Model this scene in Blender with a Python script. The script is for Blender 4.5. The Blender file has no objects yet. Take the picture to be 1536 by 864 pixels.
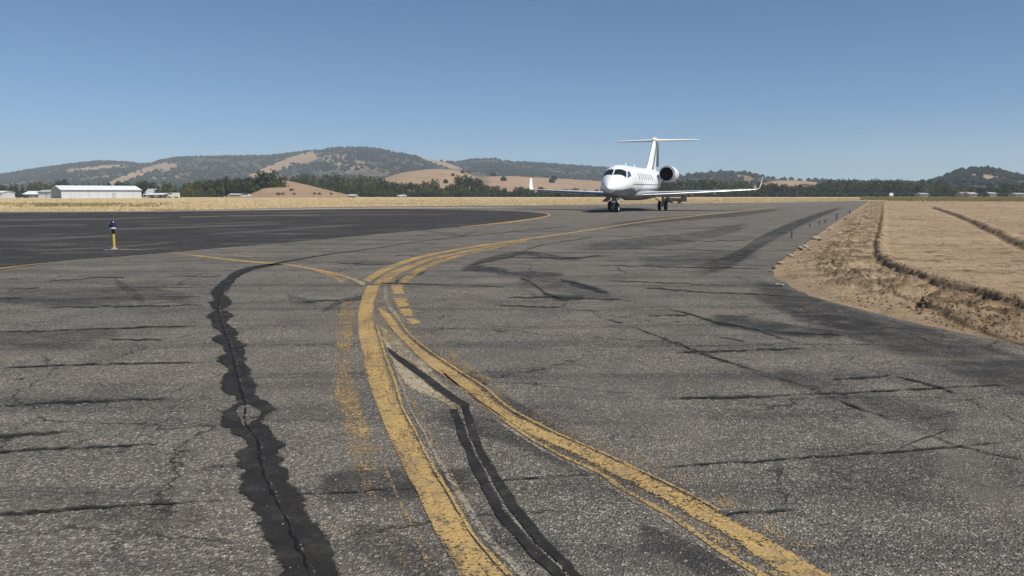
import bpy, bmesh, math, random
import numpy as np
from mathutils import Vector, Matrix
R = math.radians
rng = np.random.default_rng(7)
random.seed(7)
sc = bpy.context.scene
COL = sc.collection

# ------------------------------------------------------------------ camera, sky, sun, exposure
F, CX, CY, HZ, CAMH = 1200.0, 768.0, 432.0, 290.5, 1.63      # photograph pixels (1536 x 864)
PITCH = math.atan((CY - HZ) / F)
cam = bpy.data.cameras.new('camera')
cam.sensor_width = 36.0
cam.lens = F / 1536 * 36.0
cam.clip_start = 0.05
cam.clip_end = 20000
co = bpy.data.objects.new('camera', cam)
co.location = (0, 0, CAMH)
co.rotation_euler = (math.pi / 2 - PITCH, 0, 0)
COL.objects.link(co)
sc.camera = co

SUN_EL, SUN_AZ = 54.0, 128.0      # azimuth clockwise from +Y
w = bpy.data.worlds.new('World')
sc.world = w
w.use_nodes = True
nt = w.node_tree
sky = nt.nodes.new('ShaderNodeTexSky')
sky.sky_type = 'NISHITA'
sky.sun_disc = False
sky.sun_elevation = R(SUN_EL)
sky.sun_rotation = R(SUN_AZ)
sky.altitude = 50
sky.air_density = 0.7
sky.dust_density = 0.0
sky.ozone_density = 10.0
tint = nt.nodes.new('ShaderNodeMix')          # one even white balance over the whole sky
tint.data_type = 'RGBA'; tint.blend_type = 'MULTIPLY'; tint.inputs[0].default_value = 1.0
tint.inputs[7].default_value = (.90, .99, .945, 1)
nt.links.new(sky.outputs[0], tint.inputs[6])
nt.links.new(tint.outputs[2], nt.nodes['Background'].inputs[0])
nt.nodes['Background'].inputs[1].default_value = 0.076

sl = bpy.data.lights.new('sun', 'SUN')
sl.energy = 4.0
sl.angle = R(0.53)
sl.color = (1.0, 0.955, 0.87)
so = bpy.data.objects.new('sun', sl)
d = Vector((math.sin(R(SUN_AZ)) * math.cos(R(SUN_EL)), math.cos(R(SUN_AZ)) * math.cos(R(SUN_EL)), math.sin(R(SUN_EL))))
so.rotation_euler = d.to_track_quat('Z', 'Y').to_euler()
so.location = d * 50
COL.objects.link(so)
sc.view_settings.view_transform = 'Standard'
sc.view_settings.look = 'None'
sc.view_settings.exposure = 0.3
sc.view_settings.gamma = 1.0
sc.cycles.volume_bounces = 1
sc.cycles.transparent_max_bounces = 24

# ------------------------------------------------------------------ helpers
SP, CP = math.sin(PITCH), math.cos(PITCH)
def ray(u, v):
    x = (u - CX) / F; y = (CY - v) / F
    return x, CP + y * SP, -SP + y * CP
def at(u, v, z=0.0):
    dx, dy, dz = ray(u, v)
    t = (z - CAMH) / dz
    return (dx * t, dy * t, z)
def at_depth(u, v, Y):
    dx, dy, dz = ray(u, v)
    t = Y / dy
    return (dx * t, Y, CAMH + dz * t)
def proj(x, y, z):
    zc = y * CP - (z - CAMH) * SP
    yc = y * SP + (z - CAMH) * CP
    return CX + F * x / zc, CY - F * yc / zc

def tag(o, label=None, cat=None, group=None, kind=None):
    if label: o['label'] = label
    if cat: o['category'] = cat
    if group: o['group'] = group
    if kind: o['kind'] = kind
    return o
def link(name, me, mat=None, parent=None):
    o = bpy.data.objects.new(name, me)
    COL.objects.link(o)
    if mat is not None:
        if me.materials: o.data.materials[0] = mat
        else: me.materials.append(mat)
    if parent is not None: o.parent = parent
    return o
def empty(name, loc=(0, 0, 0), rz=0.0):
    o = bpy.data.objects.new(name, None)
    o.empty_display_size = 0.3
    o.location = loc; o.rotation_euler = (0, 0, rz)
    COL.objects.link(o)
    return o
def copy_tree(o, parent=None):
    c = o.copy(); COL.objects.link(c)
    if parent is not None: c.parent = parent
    for ch in list(o.children): copy_tree(ch, c)
    return c
def mesh(name, verts, faces, smooth=False):
    me = bpy.data.meshes.new(name)
    me.from_pydata([tuple(v) for v in verts], [], [tuple(f) for f in faces])
    if smooth: me.polygons.foreach_set('use_smooth', [True] * len(me.polygons))
    me.update()
    return me
def mesh_np(name, V, Fc, smooth=False):
    """fast mesh from numpy arrays: V (n,3), Fc (m,k)"""
    me = bpy.data.meshes.new(name)
    V = np.asarray(V, np.float32); Fc = np.asarray(Fc, np.int32)
    m, k = Fc.shape
    me.vertices.add(len(V)); me.vertices.foreach_set('co', V.ravel())
    me.loops.add(m * k); me.loops.foreach_set('vertex_index', Fc.ravel())
    me.polygons.add(m)
    me.polygons.foreach_set('loop_start', np.arange(0, m * k, k, dtype=np.int32))
    me.polygons.foreach_set('use_smooth', np.full(m, smooth, dtype=bool))
    me.update(calc_edges=True); me.validate()
    return me
class MB:
    """collects simple solids into one mesh"""
    def __init__(s): s.v = []; s.f = []
    def add(s, vs, fs):
        b = len(s.v); s.v += [tuple(v) for v in vs]; s.f += [tuple(i + b for i in f) for f in fs]; return s
    def box(s, x0, x1, y0, y1, z0, z1):
        return s.add([(x0,y0,z0),(x1,y0,z0),(x1,y1,z0),(x0,y1,z0),(x0,y0,z1),(x1,y0,z1),(x1,y1,z1),(x0,y1,z1)],
                     [(0,3,2,1),(4,5,6,7),(0,1,5,4),(1,2,6,5),(2,3,7,6),(3,0,4,7)])
    def tube(s, p, q, r0, r1=None, n=10, caps=True):
        r1 = r0 if r1 is None else r1
        p = Vector(p); q = Vector(q); a = (q - p).normalized()
        t = Vector((0, 0, 1)) if abs(a.z) < .9 else Vector((1, 0, 0))
        e = a.cross(t).normalized(); g = a.cross(e)
        vs = []
        for c, r in ((p, r0), (q, r1)):
            for k in range(n):
                an = 2 * math.pi * k / n
                vs.append(c + e * (r * math.cos(an)) + g * (r * math.sin(an)))
        fs = [(k, (k + 1) % n, n + (k + 1) % n, n + k) for k in range(n)]
        if caps: fs += [tuple(range(n - 1, -1, -1)), tuple(range(n, 2 * n))]
        return s.add(vs, fs)
    def lathe(s, prof, c=(0, 0, 0), axis='z', n=20, close=False):
        vs = []; fs = []
        for (r, h) in prof:
            for k in range(n):
                an = 2 * math.pi * k / n; a, b = r * math.cos(an), r * math.sin(an)
                if axis == 'z': vs.append((c[0] + a, c[1] + b, c[2] + h))
                elif axis == 'y': vs.append((c[0] + a, c[1] + h, c[2] + b))
                else: vs.append((c[0] + h, c[1] + a, c[2] + b))
        for i in range(len(prof) - 1):
            for k in range(n):
                k2 = (k + 1) % n
                fs.append((i*n + k, i*n + k2, (i+1)*n + k2, (i+1)*n + k))
        return s.add(vs, fs)
    def build(s, name, mat, parent=None, smooth=False, bevel=0, auto=False):
        me = mesh(name, s.v, s.f)
        bm = bmesh.new(); bm.from_mesh(me)
        bmesh.ops.recalc_face_normals(bm, faces=bm.faces)
        if bevel:
            bmesh.ops.bevel(bm, geom=list(bm.edges), offset=bevel, segments=2, profile=.5, affect='EDGES')
        bm.to_mesh(me); bm.free()
        if smooth:
            me.polygons.foreach_set('use_smooth', [True] * len(me.polygons))
            me.set_sharp_from_angle(angle=R(40))
        return link(name, me, mat, parent)

# value noise
_T = rng.random((256, 256))
def vnoise(x, y):
    x = np.asarray(x, float); y = np.asarray(y, float)
    xi = np.floor(x).astype(int); yi = np.floor(y).astype(int)
    fx = x - xi; fy = y - yi
    fx = fx * fx * (3 - 2 * fx); fy = fy * fy * (3 - 2 * fy)
    a = _T[xi & 255, yi & 255]; b = _T[(xi + 1) & 255, yi & 255]
    c = _T[xi & 255, (yi + 1) & 255]; e = _T[(xi + 1) & 255, (yi + 1) & 255]
    return (a * (1 - fx) + b * fx) * (1 - fy) + (c * (1 - fx) + e * fx) * fy
def fbm(x, y, o=4, lac=2.03, g=.5):
    s = 0; a = 1; t = 0
    for i in range(o):
        s = s + a * vnoise(x + 17.3 * i, y - 9.1 * i); t += a; a *= g; x = x * lac; y = y * lac
    return s / t
def sstep(a, b, x):
    t = np.clip((x - a) / (b - a), 0, 1); return t * t * (3 - 2 * t)
def crom(P, n=8):
    """Catmull-Rom through the rows of P"""
    P = np.asarray(P, float)
    if len(P) == 2:
        t = np.linspace(0, 1, n + 1)[:, None]; return P[0] * (1 - t) + P[1] * t
    Q = np.vstack([2 * P[0] - P[1], P, 2 * P[-1] - P[-2]])
    out = []
    for i in range(1, len(Q) - 2):
        t = np.linspace(0, 1, n, endpoint=False)[:, None]
        p0, p1, p2, p3 = Q[i-1], Q[i], Q[i+1], Q[i+2]
        out.append(.5 * (2*p1 + (p2-p0)*t + (2*p0-5*p1+4*p2-p3)*t*t + (3*p1-p0-3*p2+p3)*t**3))
    out.append(Q[-2][None])
    return np.vstack(out)

# ------------------------------------------------------------------ materials
class NT:
    def __init__(s, name):
        s.m = bpy.data.materials.new(name); s.m.use_nodes = True
        s.t = s.m.node_tree; s.b = s.t.nodes['Principled BSDF']; s.out = s.t.nodes['Material Output']
    def n(s, ty, **kw):
        nd = s.t.nodes.new(ty)
        for k, v in kw.items(): setattr(nd, k, v)
        return nd
    def l(s, a, b): s.t.links.new(a, b)
    def coord(s, scale=None):
        c = s.n('ShaderNodeTexCoord').outputs['Object']
        if scale is None: return c
        mp = s.n('ShaderNodeMapping'); mp.inputs['Scale'].default_value = scale
        s.l(c, mp.inputs[0]); return mp.outputs[0]
    def noise(s, vec, scale, detail=4, rough=.55, out='Fac', dist=0):
        nd = s.n('ShaderNodeTexNoise'); nd.inputs['Scale'].default_value = scale
        nd.inputs['Detail'].default_value = detail; nd.inputs['Roughness'].default_value = rough
        nd.inputs['Distortion'].default_value = dist
        s.l(vec, nd.inputs['Vector']); return nd.outputs[out]
    def vor(s, vec, scale, feature='F1', out='Distance', rnd=1):
        nd = s.n('ShaderNodeTexVoronoi', feature=feature); nd.inputs['Scale'].default_value = scale
        nd.inputs['Randomness'].default_value = rnd
        s.l(vec, nd.inputs['Vector']); return nd.outputs[out]
    def ramp(s, fac, stops, interp='LINEAR'):
        nd = s.n('ShaderNodeValToRGB'); cr = nd.color_ramp; cr.interpolation = interp
        while len(cr.elements) < len(stops): cr.elements.new(.5)
        for e, (p, c) in zip(cr.elements, stops):
            e.position = p; e.color = (c, c, c, 1) if not hasattr(c, '__len__') else (*c, 1)
        s.l(fac, nd.inputs[0]); return nd.outputs[0]
    def mix(s, fac, a, b, mode='MIX'):
        nd = s.n('ShaderNodeMix', data_type='RGBA', blend_type=mode)
        for sock, val in ((nd.inputs[0], fac), (nd.inputs[6], a), (nd.inputs[7], b)):
            if isinstance(val, bpy.types.NodeSocket): s.l(val, sock)
            elif hasattr(val, '__len__'): sock.default_value = (*val, 1) if len(val) == 3 else val
            else: sock.default_value = val
        return nd.outputs[2]
    def math(s, op, a, b=0.0, c=0.0, clamp=False):
        nd = s.n('ShaderNodeMath', operation=op, use_clamp=clamp)
        for sock, val in zip(nd.inputs, (a, b, c)):
            if isinstance(val, bpy.types.NodeSocket): s.l(val, sock)
            else: sock.default_value = val
        return nd.outputs[0]
    def mapr(s, v, a, b, c=0.0, e=1.0, smooth=True):
        nd = s.n('ShaderNodeMapRange', interpolation_type='SMOOTHSTEP' if smooth else 'LINEAR')
        for sock, val in zip(nd.inputs, (v, a, b, c, e)):
            if isinstance(val, bpy.types.NodeSocket): s.l(val, sock)
            else: sock.default_value = val
        return nd.outputs[0]
    def bump(s, h, strength=.5, dist=.01):
        nd = s.n('ShaderNodeBump'); nd.inputs['Strength'].default_value = strength
        nd.inputs['Distance'].default_value = dist; s.l(h, nd.inputs['Height'])
        s.l(nd.outputs[0], s.b.inputs['Normal'])
    def set(s, color=None, rough=None, **kw):
        for k, v in ((('Base Color'), color), ('Roughness', rough)):
            if v is None: continue
            if isinstance(v, bpy.types.NodeSocket): s.l(v, s.b.inputs[k])
            elif hasattr(v, '__len__'): s.b.inputs[k].default_value = (*v, 1)
            else: s.b.inputs[k].default_value = v
        for k, v in kw.items(): s.b.inputs[k.replace('_', ' ')].default_value = v
        return s
    def alpha(s, a):
        s.l(a, s.b.inputs['Alpha'])

def simple(name, col, rough=.6, var=.12, scale=3.0, metal=0.0, spec=.5, bump=0, coat=0):
    n = NT(name); v = n.coord()
    f = n.noise(v, scale, 5)
    c = n.ramp(f, [(.25, tuple(x * (1 - var) for x in col)), (.75, tuple(min(1, x * (1 + var)) for x in col))])
    n.set(c, rough, Metallic=metal)
    n.b.inputs['Specular IOR Level'].default_value = spec
    if coat: n.b.inputs['Coat Weight'].default_value = coat; n.b.inputs['Coat Roughness'].default_value = .05
    if bump: n.bump(n.noise(v, scale * 8, 4), bump, .01)
    return n.m

def asphalt(name, warm, cool, stone_hi, dark=1.0, agg=62.0, bump=.9, streak=True, spec=.22):
    n = NT(name); v = n.coord()
    big = n.noise(v, .22, 5, .6)
    med = n.noise(v, 1.3, 5, .65)
    fine = n.noise(v, 38, 3, .7)
    base = n.mix(n.mapr(big, .4, .7), warm, cool)
    base = n.mix(n.mapr(med, .25, .8, 0, 1), base, n.mix(.5, base, (.05, .05, .052)))
    if streak:
        vs = n.coord((.10, 1.1, 1)); st = n.noise(vs, 1.0, 6, .7)
        base = n.mix(n.mapr(st, .46, .66, 0, .55), base, (.055, .055, .056))
        vs2 = n.coord((.5, 1.5, 1)); st2 = n.noise(vs2, .5, 5, .7)
        base = n.mix(n.mapr(st2, .50, .70, 0, .42), base, (.36, .335, .29))
    # exposed aggregate
    cellc = n.vor(v, agg, out='Color'); cd = n.vor(v, agg)
    sep = n.n('ShaderNodeSeparateColor'); n.l(cellc, sep.inputs[0])
    tone = n.ramp(sep.outputs[0], [(0, .45), (.45, .85), (.75, 1.25), (.92, stone_hi), (1, stone_hi * 1.35)])
    tone = n.mix(n.mapr(n.noise(v, .7, 5, .7), .35, .65, .45, 1), (.88, .88, .88), tone)
    stones = n.mix(1.0, base, tone, 'MULTIPLY')
    tint = n.mix(n.mapr(sep.outputs[1], .55, .9, 0, .35), stones, n.mix(1.0, stones, (1.25, 1.0, .78), 'MULTIPLY'))
    gap = n.mapr(cd, .34, .62, 0, .6)
    c = n.mix(gap, tint, (.035, .034, .034))
    c2 = n.vor(v, agg * .42, out='Color'); s2 = n.n('ShaderNodeSeparateColor'); n.l(c2, s2.inputs[0])
    d2 = n.vor(v, agg * .42)
    m2 = n.math('MULTIPLY', n.mapr(s2.outputs[0], .80, .85), n.mapr(d2, .42, .3))
    c = n.mix(n.math('MULTIPLY', m2, .75), c, (.42, .39, .35))
    c = n.mix(n.mapr(fine, .3, .75, .35, 0), c, (.03, .03, .03))
    if streak:
        wv = n.n('ShaderNodeVectorMath', operation='ADD'); n.l(v, wv.inputs[0])
        sc3 = n.n('ShaderNodeVectorMath', operation='SCALE'); n.l(n.noise(v, 1.7, 5, .7, out='Color'), sc3.inputs[0]); sc3.inputs['Scale'].default_value = .55; n.l(sc3.outputs[0], wv.inputs[1])
        for scale_, width_, lo in ((.42, .0085, .45), (1.3, .011, .52)):
            ce = n.vor(wv.outputs[0], scale_, 'DISTANCE_TO_EDGE')
            ln_ = n.math('MULTIPLY', n.mapr(ce, width_, width_ * .3), n.mapr(n.noise(v, .35 * (1 + lo), 4, .6), lo, lo + .06))
            c = n.mix(n.math('MULTIPLY', ln_, .8), c, (.03, .028, .025))
    if dark != 1.0: c = n.mix(1.0, c, (dark, dark, dark), 'MULTIPLY')
    n.set(c, .93)
    n.b.inputs['Specular IOR Level'].default_value = spec
    h = n.math('ADD', n.mapr(cd, .0, .6, 1, 0), n.math('MULTIPLY', fine, .6))
    h = n.math('ADD', h, n.math('MULTIPLY', m2, .9))
    n.bump(h, bump, .011)
    return n.m
M = {}
M['asphalt'] = asphalt('aged_asphalt', (.375, .330, .266), (.292, .277, .238), 1.9, agg=62.0, bump=1.0)
M['new_asphalt'] = asphalt('dark_asphalt', (.052, .049, .046), (.027, .026, .0255), 1.5, bump=.5, spec=.12)

def paint(name, col, col2):
    """worn road paint: object property wear (0 solid .. 1 gone)"""
    n = NT(name); v = n.coord()
    at_ = n.n('ShaderNodeAttribute', attribute_type='OBJECT', attribute_name='wear')
    uv = n.n('ShaderNodeTexCoord').outputs['UV']; sx = n.n('ShaderNodeSeparateXYZ'); n.l(uv, sx.inputs[0])
    e = n.math('ABSOLUTE', n.math('SUBTRACT', n.math('MULTIPLY', sx.outputs[1], 2.0), 1.0))
    e = n.mapr(e, .6, 1.0, 0, .08)
    chip = n.noise(v, 42, 4, .75); blot = n.noise(v, 4.5, 6, .7); big = n.noise(v, .9, 3)
    vc = n.vor(v, 62)
    k = n.math('ADD', n.math('MULTIPLY', chip, .48), n.math('MULTIPLY', blot, .42))
    k = n.math('ADD', k, n.math('MULTIPLY', big, .22))
    k = n.math('SUBTRACT', k, n.math('MULTIPLY', vc, .22))
    thr = n.math('ADD', n.math('MULTIPLY', at_.outputs['Fac'], .42), n.math('ADD', e, .275))
    a = n.mapr(n.math('SUBTRACT', k, thr), -.055, .055)
    c = n.mix(n.mapr(blot, .3, .7), col, col2)
    c = n.mix(n.mapr(chip, .35, .6, .45, 0), c, (.12, .10, .075))
    stain = n.noise(n.coord((1, .35, 1)), 2.3, 5, .7)
    c = n.mix(n.mapr(stain, .44, .66, 0, .6), c, (.21, .155, .085))
    c = n.mix(n.mapr(n.noise(v, 1.1, 6, .75), .52, .68, 0, .5), c, (.27, .19, .09))
    cb = n.n('ShaderNodeCombineXYZ'); n.l(n.math('MULTIPLY', sx.outputs[0], 9.0), cb.inputs[0]); n.l(n.math('MULTIPLY', sx.outputs[1], 5.0), cb.inputs[1])
    lg = n.noise(cb.outputs[0], 1.0, 6, .7)
    c = n.mix(n.mapr(lg, .5, .68, 0, .6), c, (.20, .145, .08))
    k = n.math('SUBTRACT', k, n.mapr(lg, .54, .70, 0, .07)); a = n.mapr(n.math('SUBTRACT', k, thr), -.055, .055)
    wv = n.n('ShaderNodeVectorMath', operation='ADD'); n.l(v, wv.inputs[0])
    s3 = n.n('ShaderNodeVectorMath', operation='SCALE'); n.l(n.noise(v, 5, 4, .7, out='Color'), s3.inputs[0]); s3.inputs['Scale'].default_value = .25; n.l(s3.outputs[0], wv.inputs[1])
    ce = n.vor(wv.outputs[0], 3.2, 'DISTANCE_TO_EDGE')
    c = n.mix(n.math('MULTIPLY', n.mapr(ce, .035, .008), n.mapr(blot, .42, .56, 0, .8)), c, (.09, .075, .055))
    n.set(c, .8); n.b.inputs['Specular IOR Level'].default_value = .3
    n.alpha(a); n.bump(n.math('SUBTRACT', chip, vc), .6, .006)
    return n.m
M['yellow'] = paint('worn_yellow_paint', (.53, .345, .118), (.43, .285, .11))
M['pale'] = paint('worn_pale_paint', (.47, .39, .24), (.38, .33, .24))
M['grey_pale'] = paint('grey_residue', (.36, .32, .26), (.29, .26, .21))

def soft(name, col, strength, rough=.85, scale=3.0, edge=.55):
    """thin film on the pavement with feathered broken edges (uses UV: v across, u 0..1 along)"""
    n = NT(name); v = n.coord()
    at_ = n.n('ShaderNodeAttribute', attribute_type='OBJECT', attribute_name='amount')
    uv = n.n('ShaderNodeTexCoord').outputs['UV']; sx = n.n('ShaderNodeSeparateXYZ'); n.l(uv, sx.inputs[0])
    e = n.math('ABSOLUTE', n.math('SUBTRACT', n.math('MULTIPLY', sx.outputs[1], 2.0), 1.0))
    u = n.math('ABSOLUTE', n.math('SUBTRACT', n.math('MULTIPLY', sx.outputs[0], 2.0), 1.0))
    nz = n.noise(v, scale, 6, .7); nf = n.noise(v, 45, 3, .7)
    q = n.math('MULTIPLY', n.mapr(e, 1.0, edge, 0, 1), n.mapr(u, 1.0, .75, 0, 1))
    q = n.math('MULTIPLY', q, n.mapr(nz, .3, .62, .15, 1))
    q = n.math('MULTIPLY', q, n.mapr(nf, .25, .6, .45, 1))
    a = n.math('MULTIPLY', q, n.math('MULTIPLY', at_.outputs['Fac'], strength), clamp=True)
    n.set(n.mix(nz, col, tuple(x * .8 for x in col)), rough); n.b.inputs['Specular IOR Level'].default_value = .3
    n.alpha(a); n.bump(nf, .5, .006)
    return n.m
M['stain'] = soft('dark_rubber_stain', (.042, .041, .041), 1.0)
M['crack'] = soft('crack_filler', (.024, .0225, .020), 1.5, scale=7.0, edge=.1)
M['open_crack'] = soft('open_crack', (.006, .006, .006), 2.2, scale=9.0, edge=.1)
M['light_stain'] = soft('pale_scuff', (.38, .34, .29), .6)
def tar():
    n = NT('crack_sealant_tar'); v = n.coord()
    f = n.noise(v, 5, 6, .7); g = n.noise(v, 60, 3, .7)
    uv = n.n('ShaderNodeTexCoord').outputs['UV']; sx = n.n('ShaderNodeSeparateXYZ'); n.l(uv, sx.inputs[0])
    e = n.math('ABSOLUTE', n.math('SUBTRACT', n.math('MULTIPLY', sx.outputs[1], 2.0), 1.0))
    c = n.ramp(f, [(.3, (.019, .0185, .018)), (.52, (.030, .029, .028)), (.72, (.065, .060, .053))])
    c = n.mix(n.mapr(n.vor(v, 55), .12, .02, 0, .5), c, (.16, .15, .14))
    n.set(c, n.mapr(f, .3, .7, .8, .95)); n.b.inputs['Specular IOR Level'].default_value = .12
    h2 = n.noise(n.coord((.35, 1.6, 1)), 16, 4, .75)
    k = n.math('ADD', n.math('MULTIPLY', h2, .55), n.math('MULTIPLY', g, .45))
    al = n.mapr(n.math('SUBTRACT', k, n.mapr(e, .45, 1.0, 0, .46)), .13, .27)
    n.alpha(n.math('MULTIPLY', al, n.mapr(n.noise(v, 3.3, 6, .75), .42, .66, 1, .72)))
    n.bump(g, .45, .006)
    return n.m
M['tar'] = tar()

def ground_mat():
    n = NT('dry_grass_ground'); v = n.coord()
    a = n.noise(v, .02, 5, .6); b = n.noise(v, .35, 6, .7); c = n.noise(v, 6, 4, .7)
    col = n.ramp(a, [(.35, (.50, .38, .215)), (.55, (.56, .435, .255)), (.7, (.46, .355, .20))])
    band = n.noise(n.coord((.012, .12, 1)), 1.0, 5, .6)
    col = n.mix(n.mapr(band, .52, .7, 0, .6), col, (.24, .20, .09))
    col = n.mix(n.mapr(b, .4, .75, 0, .5), col, (.28, .21, .10))
    col = n.mix(n.mapr(c, .4, .8, 0, .35), col, (.5, .42, .27))
    n.set(col, .95); n.b.inputs['Specular IOR Level'].default_value = .1
    n.bump(c, .6, .1)
    return n.m
M['ground'] = ground_mat()
def dirt_mat():
    n = NT('bare_dirt'); v = n.coord()
    a = n.noise(v, .18, 5, .65); b = n.noise(v, 2.2, 6, .7); c = n.noise(v, 26, 5, .75)
    col = n.ramp(a, [(.3, (.315, .222, .135)), (.55, (.41, .30, .188)), (.75, (.47, .355, .23))])
    col = n.mix(n.mapr(b, .45, .75, 0, .5), col, (.19, .13, .08))
    col = n.mix(n.mapr(c, .42, .75, 0, .4), col, (.42, .335, .24))
    st = n.noise(n.coord((.25, 1.6, 1)), 1.1, 5, .7)
    col = n.mix(n.mapr(st, .46, .68, 0, .6), col, (.205, .140, .085))
    col = n.mix(n.mapr(n.noise(n.coord((.6, 1.0, 1)), .09, 6, .7), .48, .66, 0, .55), col, (.27, .19, .115))
    streak_shade = n.n('ShaderNodeAttribute', attribute_name='streak_shade')  # dark mask: painted furrow shade plus streaks of darker soil
    k = n.math('MULTIPLY', streak_shade.outputs['Fac'], n.mapr(b, .25, .6, .35, 1))
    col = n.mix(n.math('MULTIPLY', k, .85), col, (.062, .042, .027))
    n.set(col, .97); n.b.inputs['Specular IOR Level'].default_value = .1
    n.bump(n.math('ADD', c, n.math('MULTIPLY', b, 2.0)), .8, .05)
    return n.m
M['dirt'] = dirt_mat()
M['clod'] = simple('dirt_clod', (.30, .215, .135), .97, .4, 1.5, spec=.1)
M['clod_dark'] = simple('dark_dirt_clod', (.13, .09, .055), .97, .4, 1.5, spec=.1)  # darker soil tone, given to a random half of the clods
M['chunk'] = simple('pale_rubble', (.36, .30, .23), .95, .2, 6, spec=.1, bump=.5)
M['gravel'] = simple('loose_gravel', (.27, .25, .22), .9, .5, 40, spec=.2)
M['shoulder'] = simple('sandy_shoulder', (.30, .26, .20), .95, .25, 1.2, spec=.1)
def straw_mat():
    n = NT('dry_straw'); v = n.coord()
    f = n.noise(v, .25, 5, .7); g = n.noise(v, 3.0, 2)
    col = n.ramp(f, [(.3, (.52, .40, .23)), (.5, (.66, .525, .325)), (.72, (.60, .485, .305))])
    col = n.mix(n.mapr(n.noise(n.coord((.02, .16, 1)), 1.0, 4), .52, .68, 0, .6), col, (.27, .215, .09))
    col = n.mix(n.mapr(g, .5, .7, 0, .4), col, (.30, .22, .10))
    n.set(col, .9); n.b.inputs['Specular IOR Level'].default_value = .1
    return n.m
M['straw'] = straw_mat()
M['weed'] = simple('green_weed', (.27, .235, .11), .9, .45, .15, spec=.1)
def leaf_mat(name, a, b, c):
    n = NT(name); v = n.coord()
    oi = n.n('ShaderNodeObjectInfo')
    f = n.noise(v, .8, 4, .6)
    col = n.ramp(f, [(.3, a), (.5, b), (.72, c)])
    col = n.mix(n.mapr(oi.outputs['Random'], 0, 1, 0, .5, False), col, n.mix(1.0, col, (1.3, 1.05, .75), 'MULTIPLY'))
    n.set(col, .75); n.b.inputs['Specular IOR Level'].default_value = .15
    return n.m
M['leaf_dark'] = leaf_mat('dark_oak_leaves', (.026, .036, .016), (.042, .056, .024), (.064, .078, .033))
M['leaf_mid'] = leaf_mat('olive_leaves', (.045, .058, .022), (.075, .09, .033), (.11, .12, .048))
M['leaf_light'] = leaf_mat('yellow_green_leaves', (.07, .082, .028), (.11, .12, .042), (.15, .15, .062))
M['wood'] = simple('woodland_leaves', (.016, .027, .019), .9, .4, .05, spec=.1)
M['bark'] = simple('bark', (.09, .07, .05), .95, .3, 2.0, spec=.1)
def hill_mat():
    n = NT('hill_ground'); v = n.coord()
    at_ = n.n('ShaderNodeAttribute', attribute_name='bare')
    a = n.noise(v, .012, 6, .65); b = n.noise(v, .09, 5, .7)
    gold = n.ramp(a, [(.3, (.27, .18, .115)), (.55, (.37, .26, .165)), (.75, (.30, .205, .13))])
    gold = n.mix(n.mapr(b, .45, .7, 0, .5), gold, (.24, .165, .095))
    gold = n.mix(n.mapr(n.noise(v, .03, 6, .75, dist=1.0), .5, .68, 0, .55), gold, (.27, .18, .11))
    scrub = n.ramp(b, [(.3, (.030, .034, .024)), (.52, (.060, .057, .040)), (.72, (.19, .135, .095))])
    k = n.mapr(n.math('ADD', at_.outputs['Fac'], n.math('MULTIPLY', n.math('SUBTRACT', b, .5), .9)), .3, .65)
    n.set(n.mix(k, scrub, gold), .95); n.b.inputs['Specular IOR Level'].default_value = .1
    return n.m
M['hill'] = hill_mat()

M['white_paint'] = simple('white_gloss_paint', (.86, .86, .855), .38, .02, 1.5, coat=.25)
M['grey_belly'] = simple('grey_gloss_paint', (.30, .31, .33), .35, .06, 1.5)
M['steel'] = simple('polished_metal', (.70, .70, .70), .2, .05, 3, metal=1)
M['gear_metal'] = simple('gear_strut_metal', (.34, .34, .35), .4, .15, 8, metal=.6)
M['rubber'] = simple('black_rubber', (.018, .018, .018), .8, .2, 10)
M['black'] = simple('matt_black', (.012, .012, .013), .7, .2, 10)
M['fan'] = simple('fan_blade_metal', (.06, .06, .065), .4, .2, 8, metal=.8)
M['stripe'] = simple('blue_grey_stripe', (.10, .14, .22), .3, .1, 3)
def glass(name, col, rough=.06):
    n = NT(name); f = n.noise(n.coord(), 2.0, 3)
    n.set(n.ramp(f, [(.3, col), (.7, tuple(x * 1.4 for x in col))]), rough)
    n.b.inputs['Specular IOR Level'].default_value = .6
    return n.m
M['glass'] = glass('dark_cockpit_glass', (.012, .015, .018))
M['blue_glass'] = glass('blue_tinted_glass', (.05, .085, .14))
M['pane'] = glass('dark_window_pane', (.03, .035, .04))
def clad(name, col, seam=1.0):
    n = NT(name); v = n.coord()
    f = n.noise(v, .35, 5); g = n.noise(n.coord((3, 3, .25)), 1.0, 4)
    c = n.mix(n.mapr(f, .3, .75, 0, .2), col, tuple(x * .7 for x in col))
    c = n.mix(n.mapr(g, .5, .8, 0, .25), c, tuple(x * .75 for x in col))
    n.set(c, .55)
    wv = n.n('ShaderNodeTexWave', wave_type='BANDS', bands_direction='X'); wv.inputs['Scale'].default_value = 1.6
    n.l(v, wv.inputs[0]); n.bump(wv.outputs[0], .25, .03)
    return n.m
M['wall_white'] = clad('white_metal_siding', (.60, .625, .64))
M['wall_dull'] = clad('weathered_pale_siding', (.36, .35, .33))
M['wall_grey'] = clad('grey_metal_siding', (.26, .28, .29))
M['roof_white'] = clad('pale_metal_roof', (.74, .78, .79))
M['roof_grey'] = clad('grey_metal_roof', (.42, .43, .43))
M['roof_tan'] = clad('tan_roof', (.33, .25, .19))
M['trim'] = simple('dark_trim', (.10, .11, .11), .6)
M['door'] = simple('grey_door', (.40, .42, .43), .6)
M['yellow_pole'] = simple('yellow_enamel', (.62, .42, .05), .45, .15, 12)
M['white_plastic'] = simple('white_plastic', (.75, .74, .70), .5, .1, 12)
M['blue_lens'] = glass('blue_lamp_lens', (.022, .022, .06), .12)
M['blue_stake'] = simple('blue_stake_plastic', (.035, .045, .17), .5, .15, 12)
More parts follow.
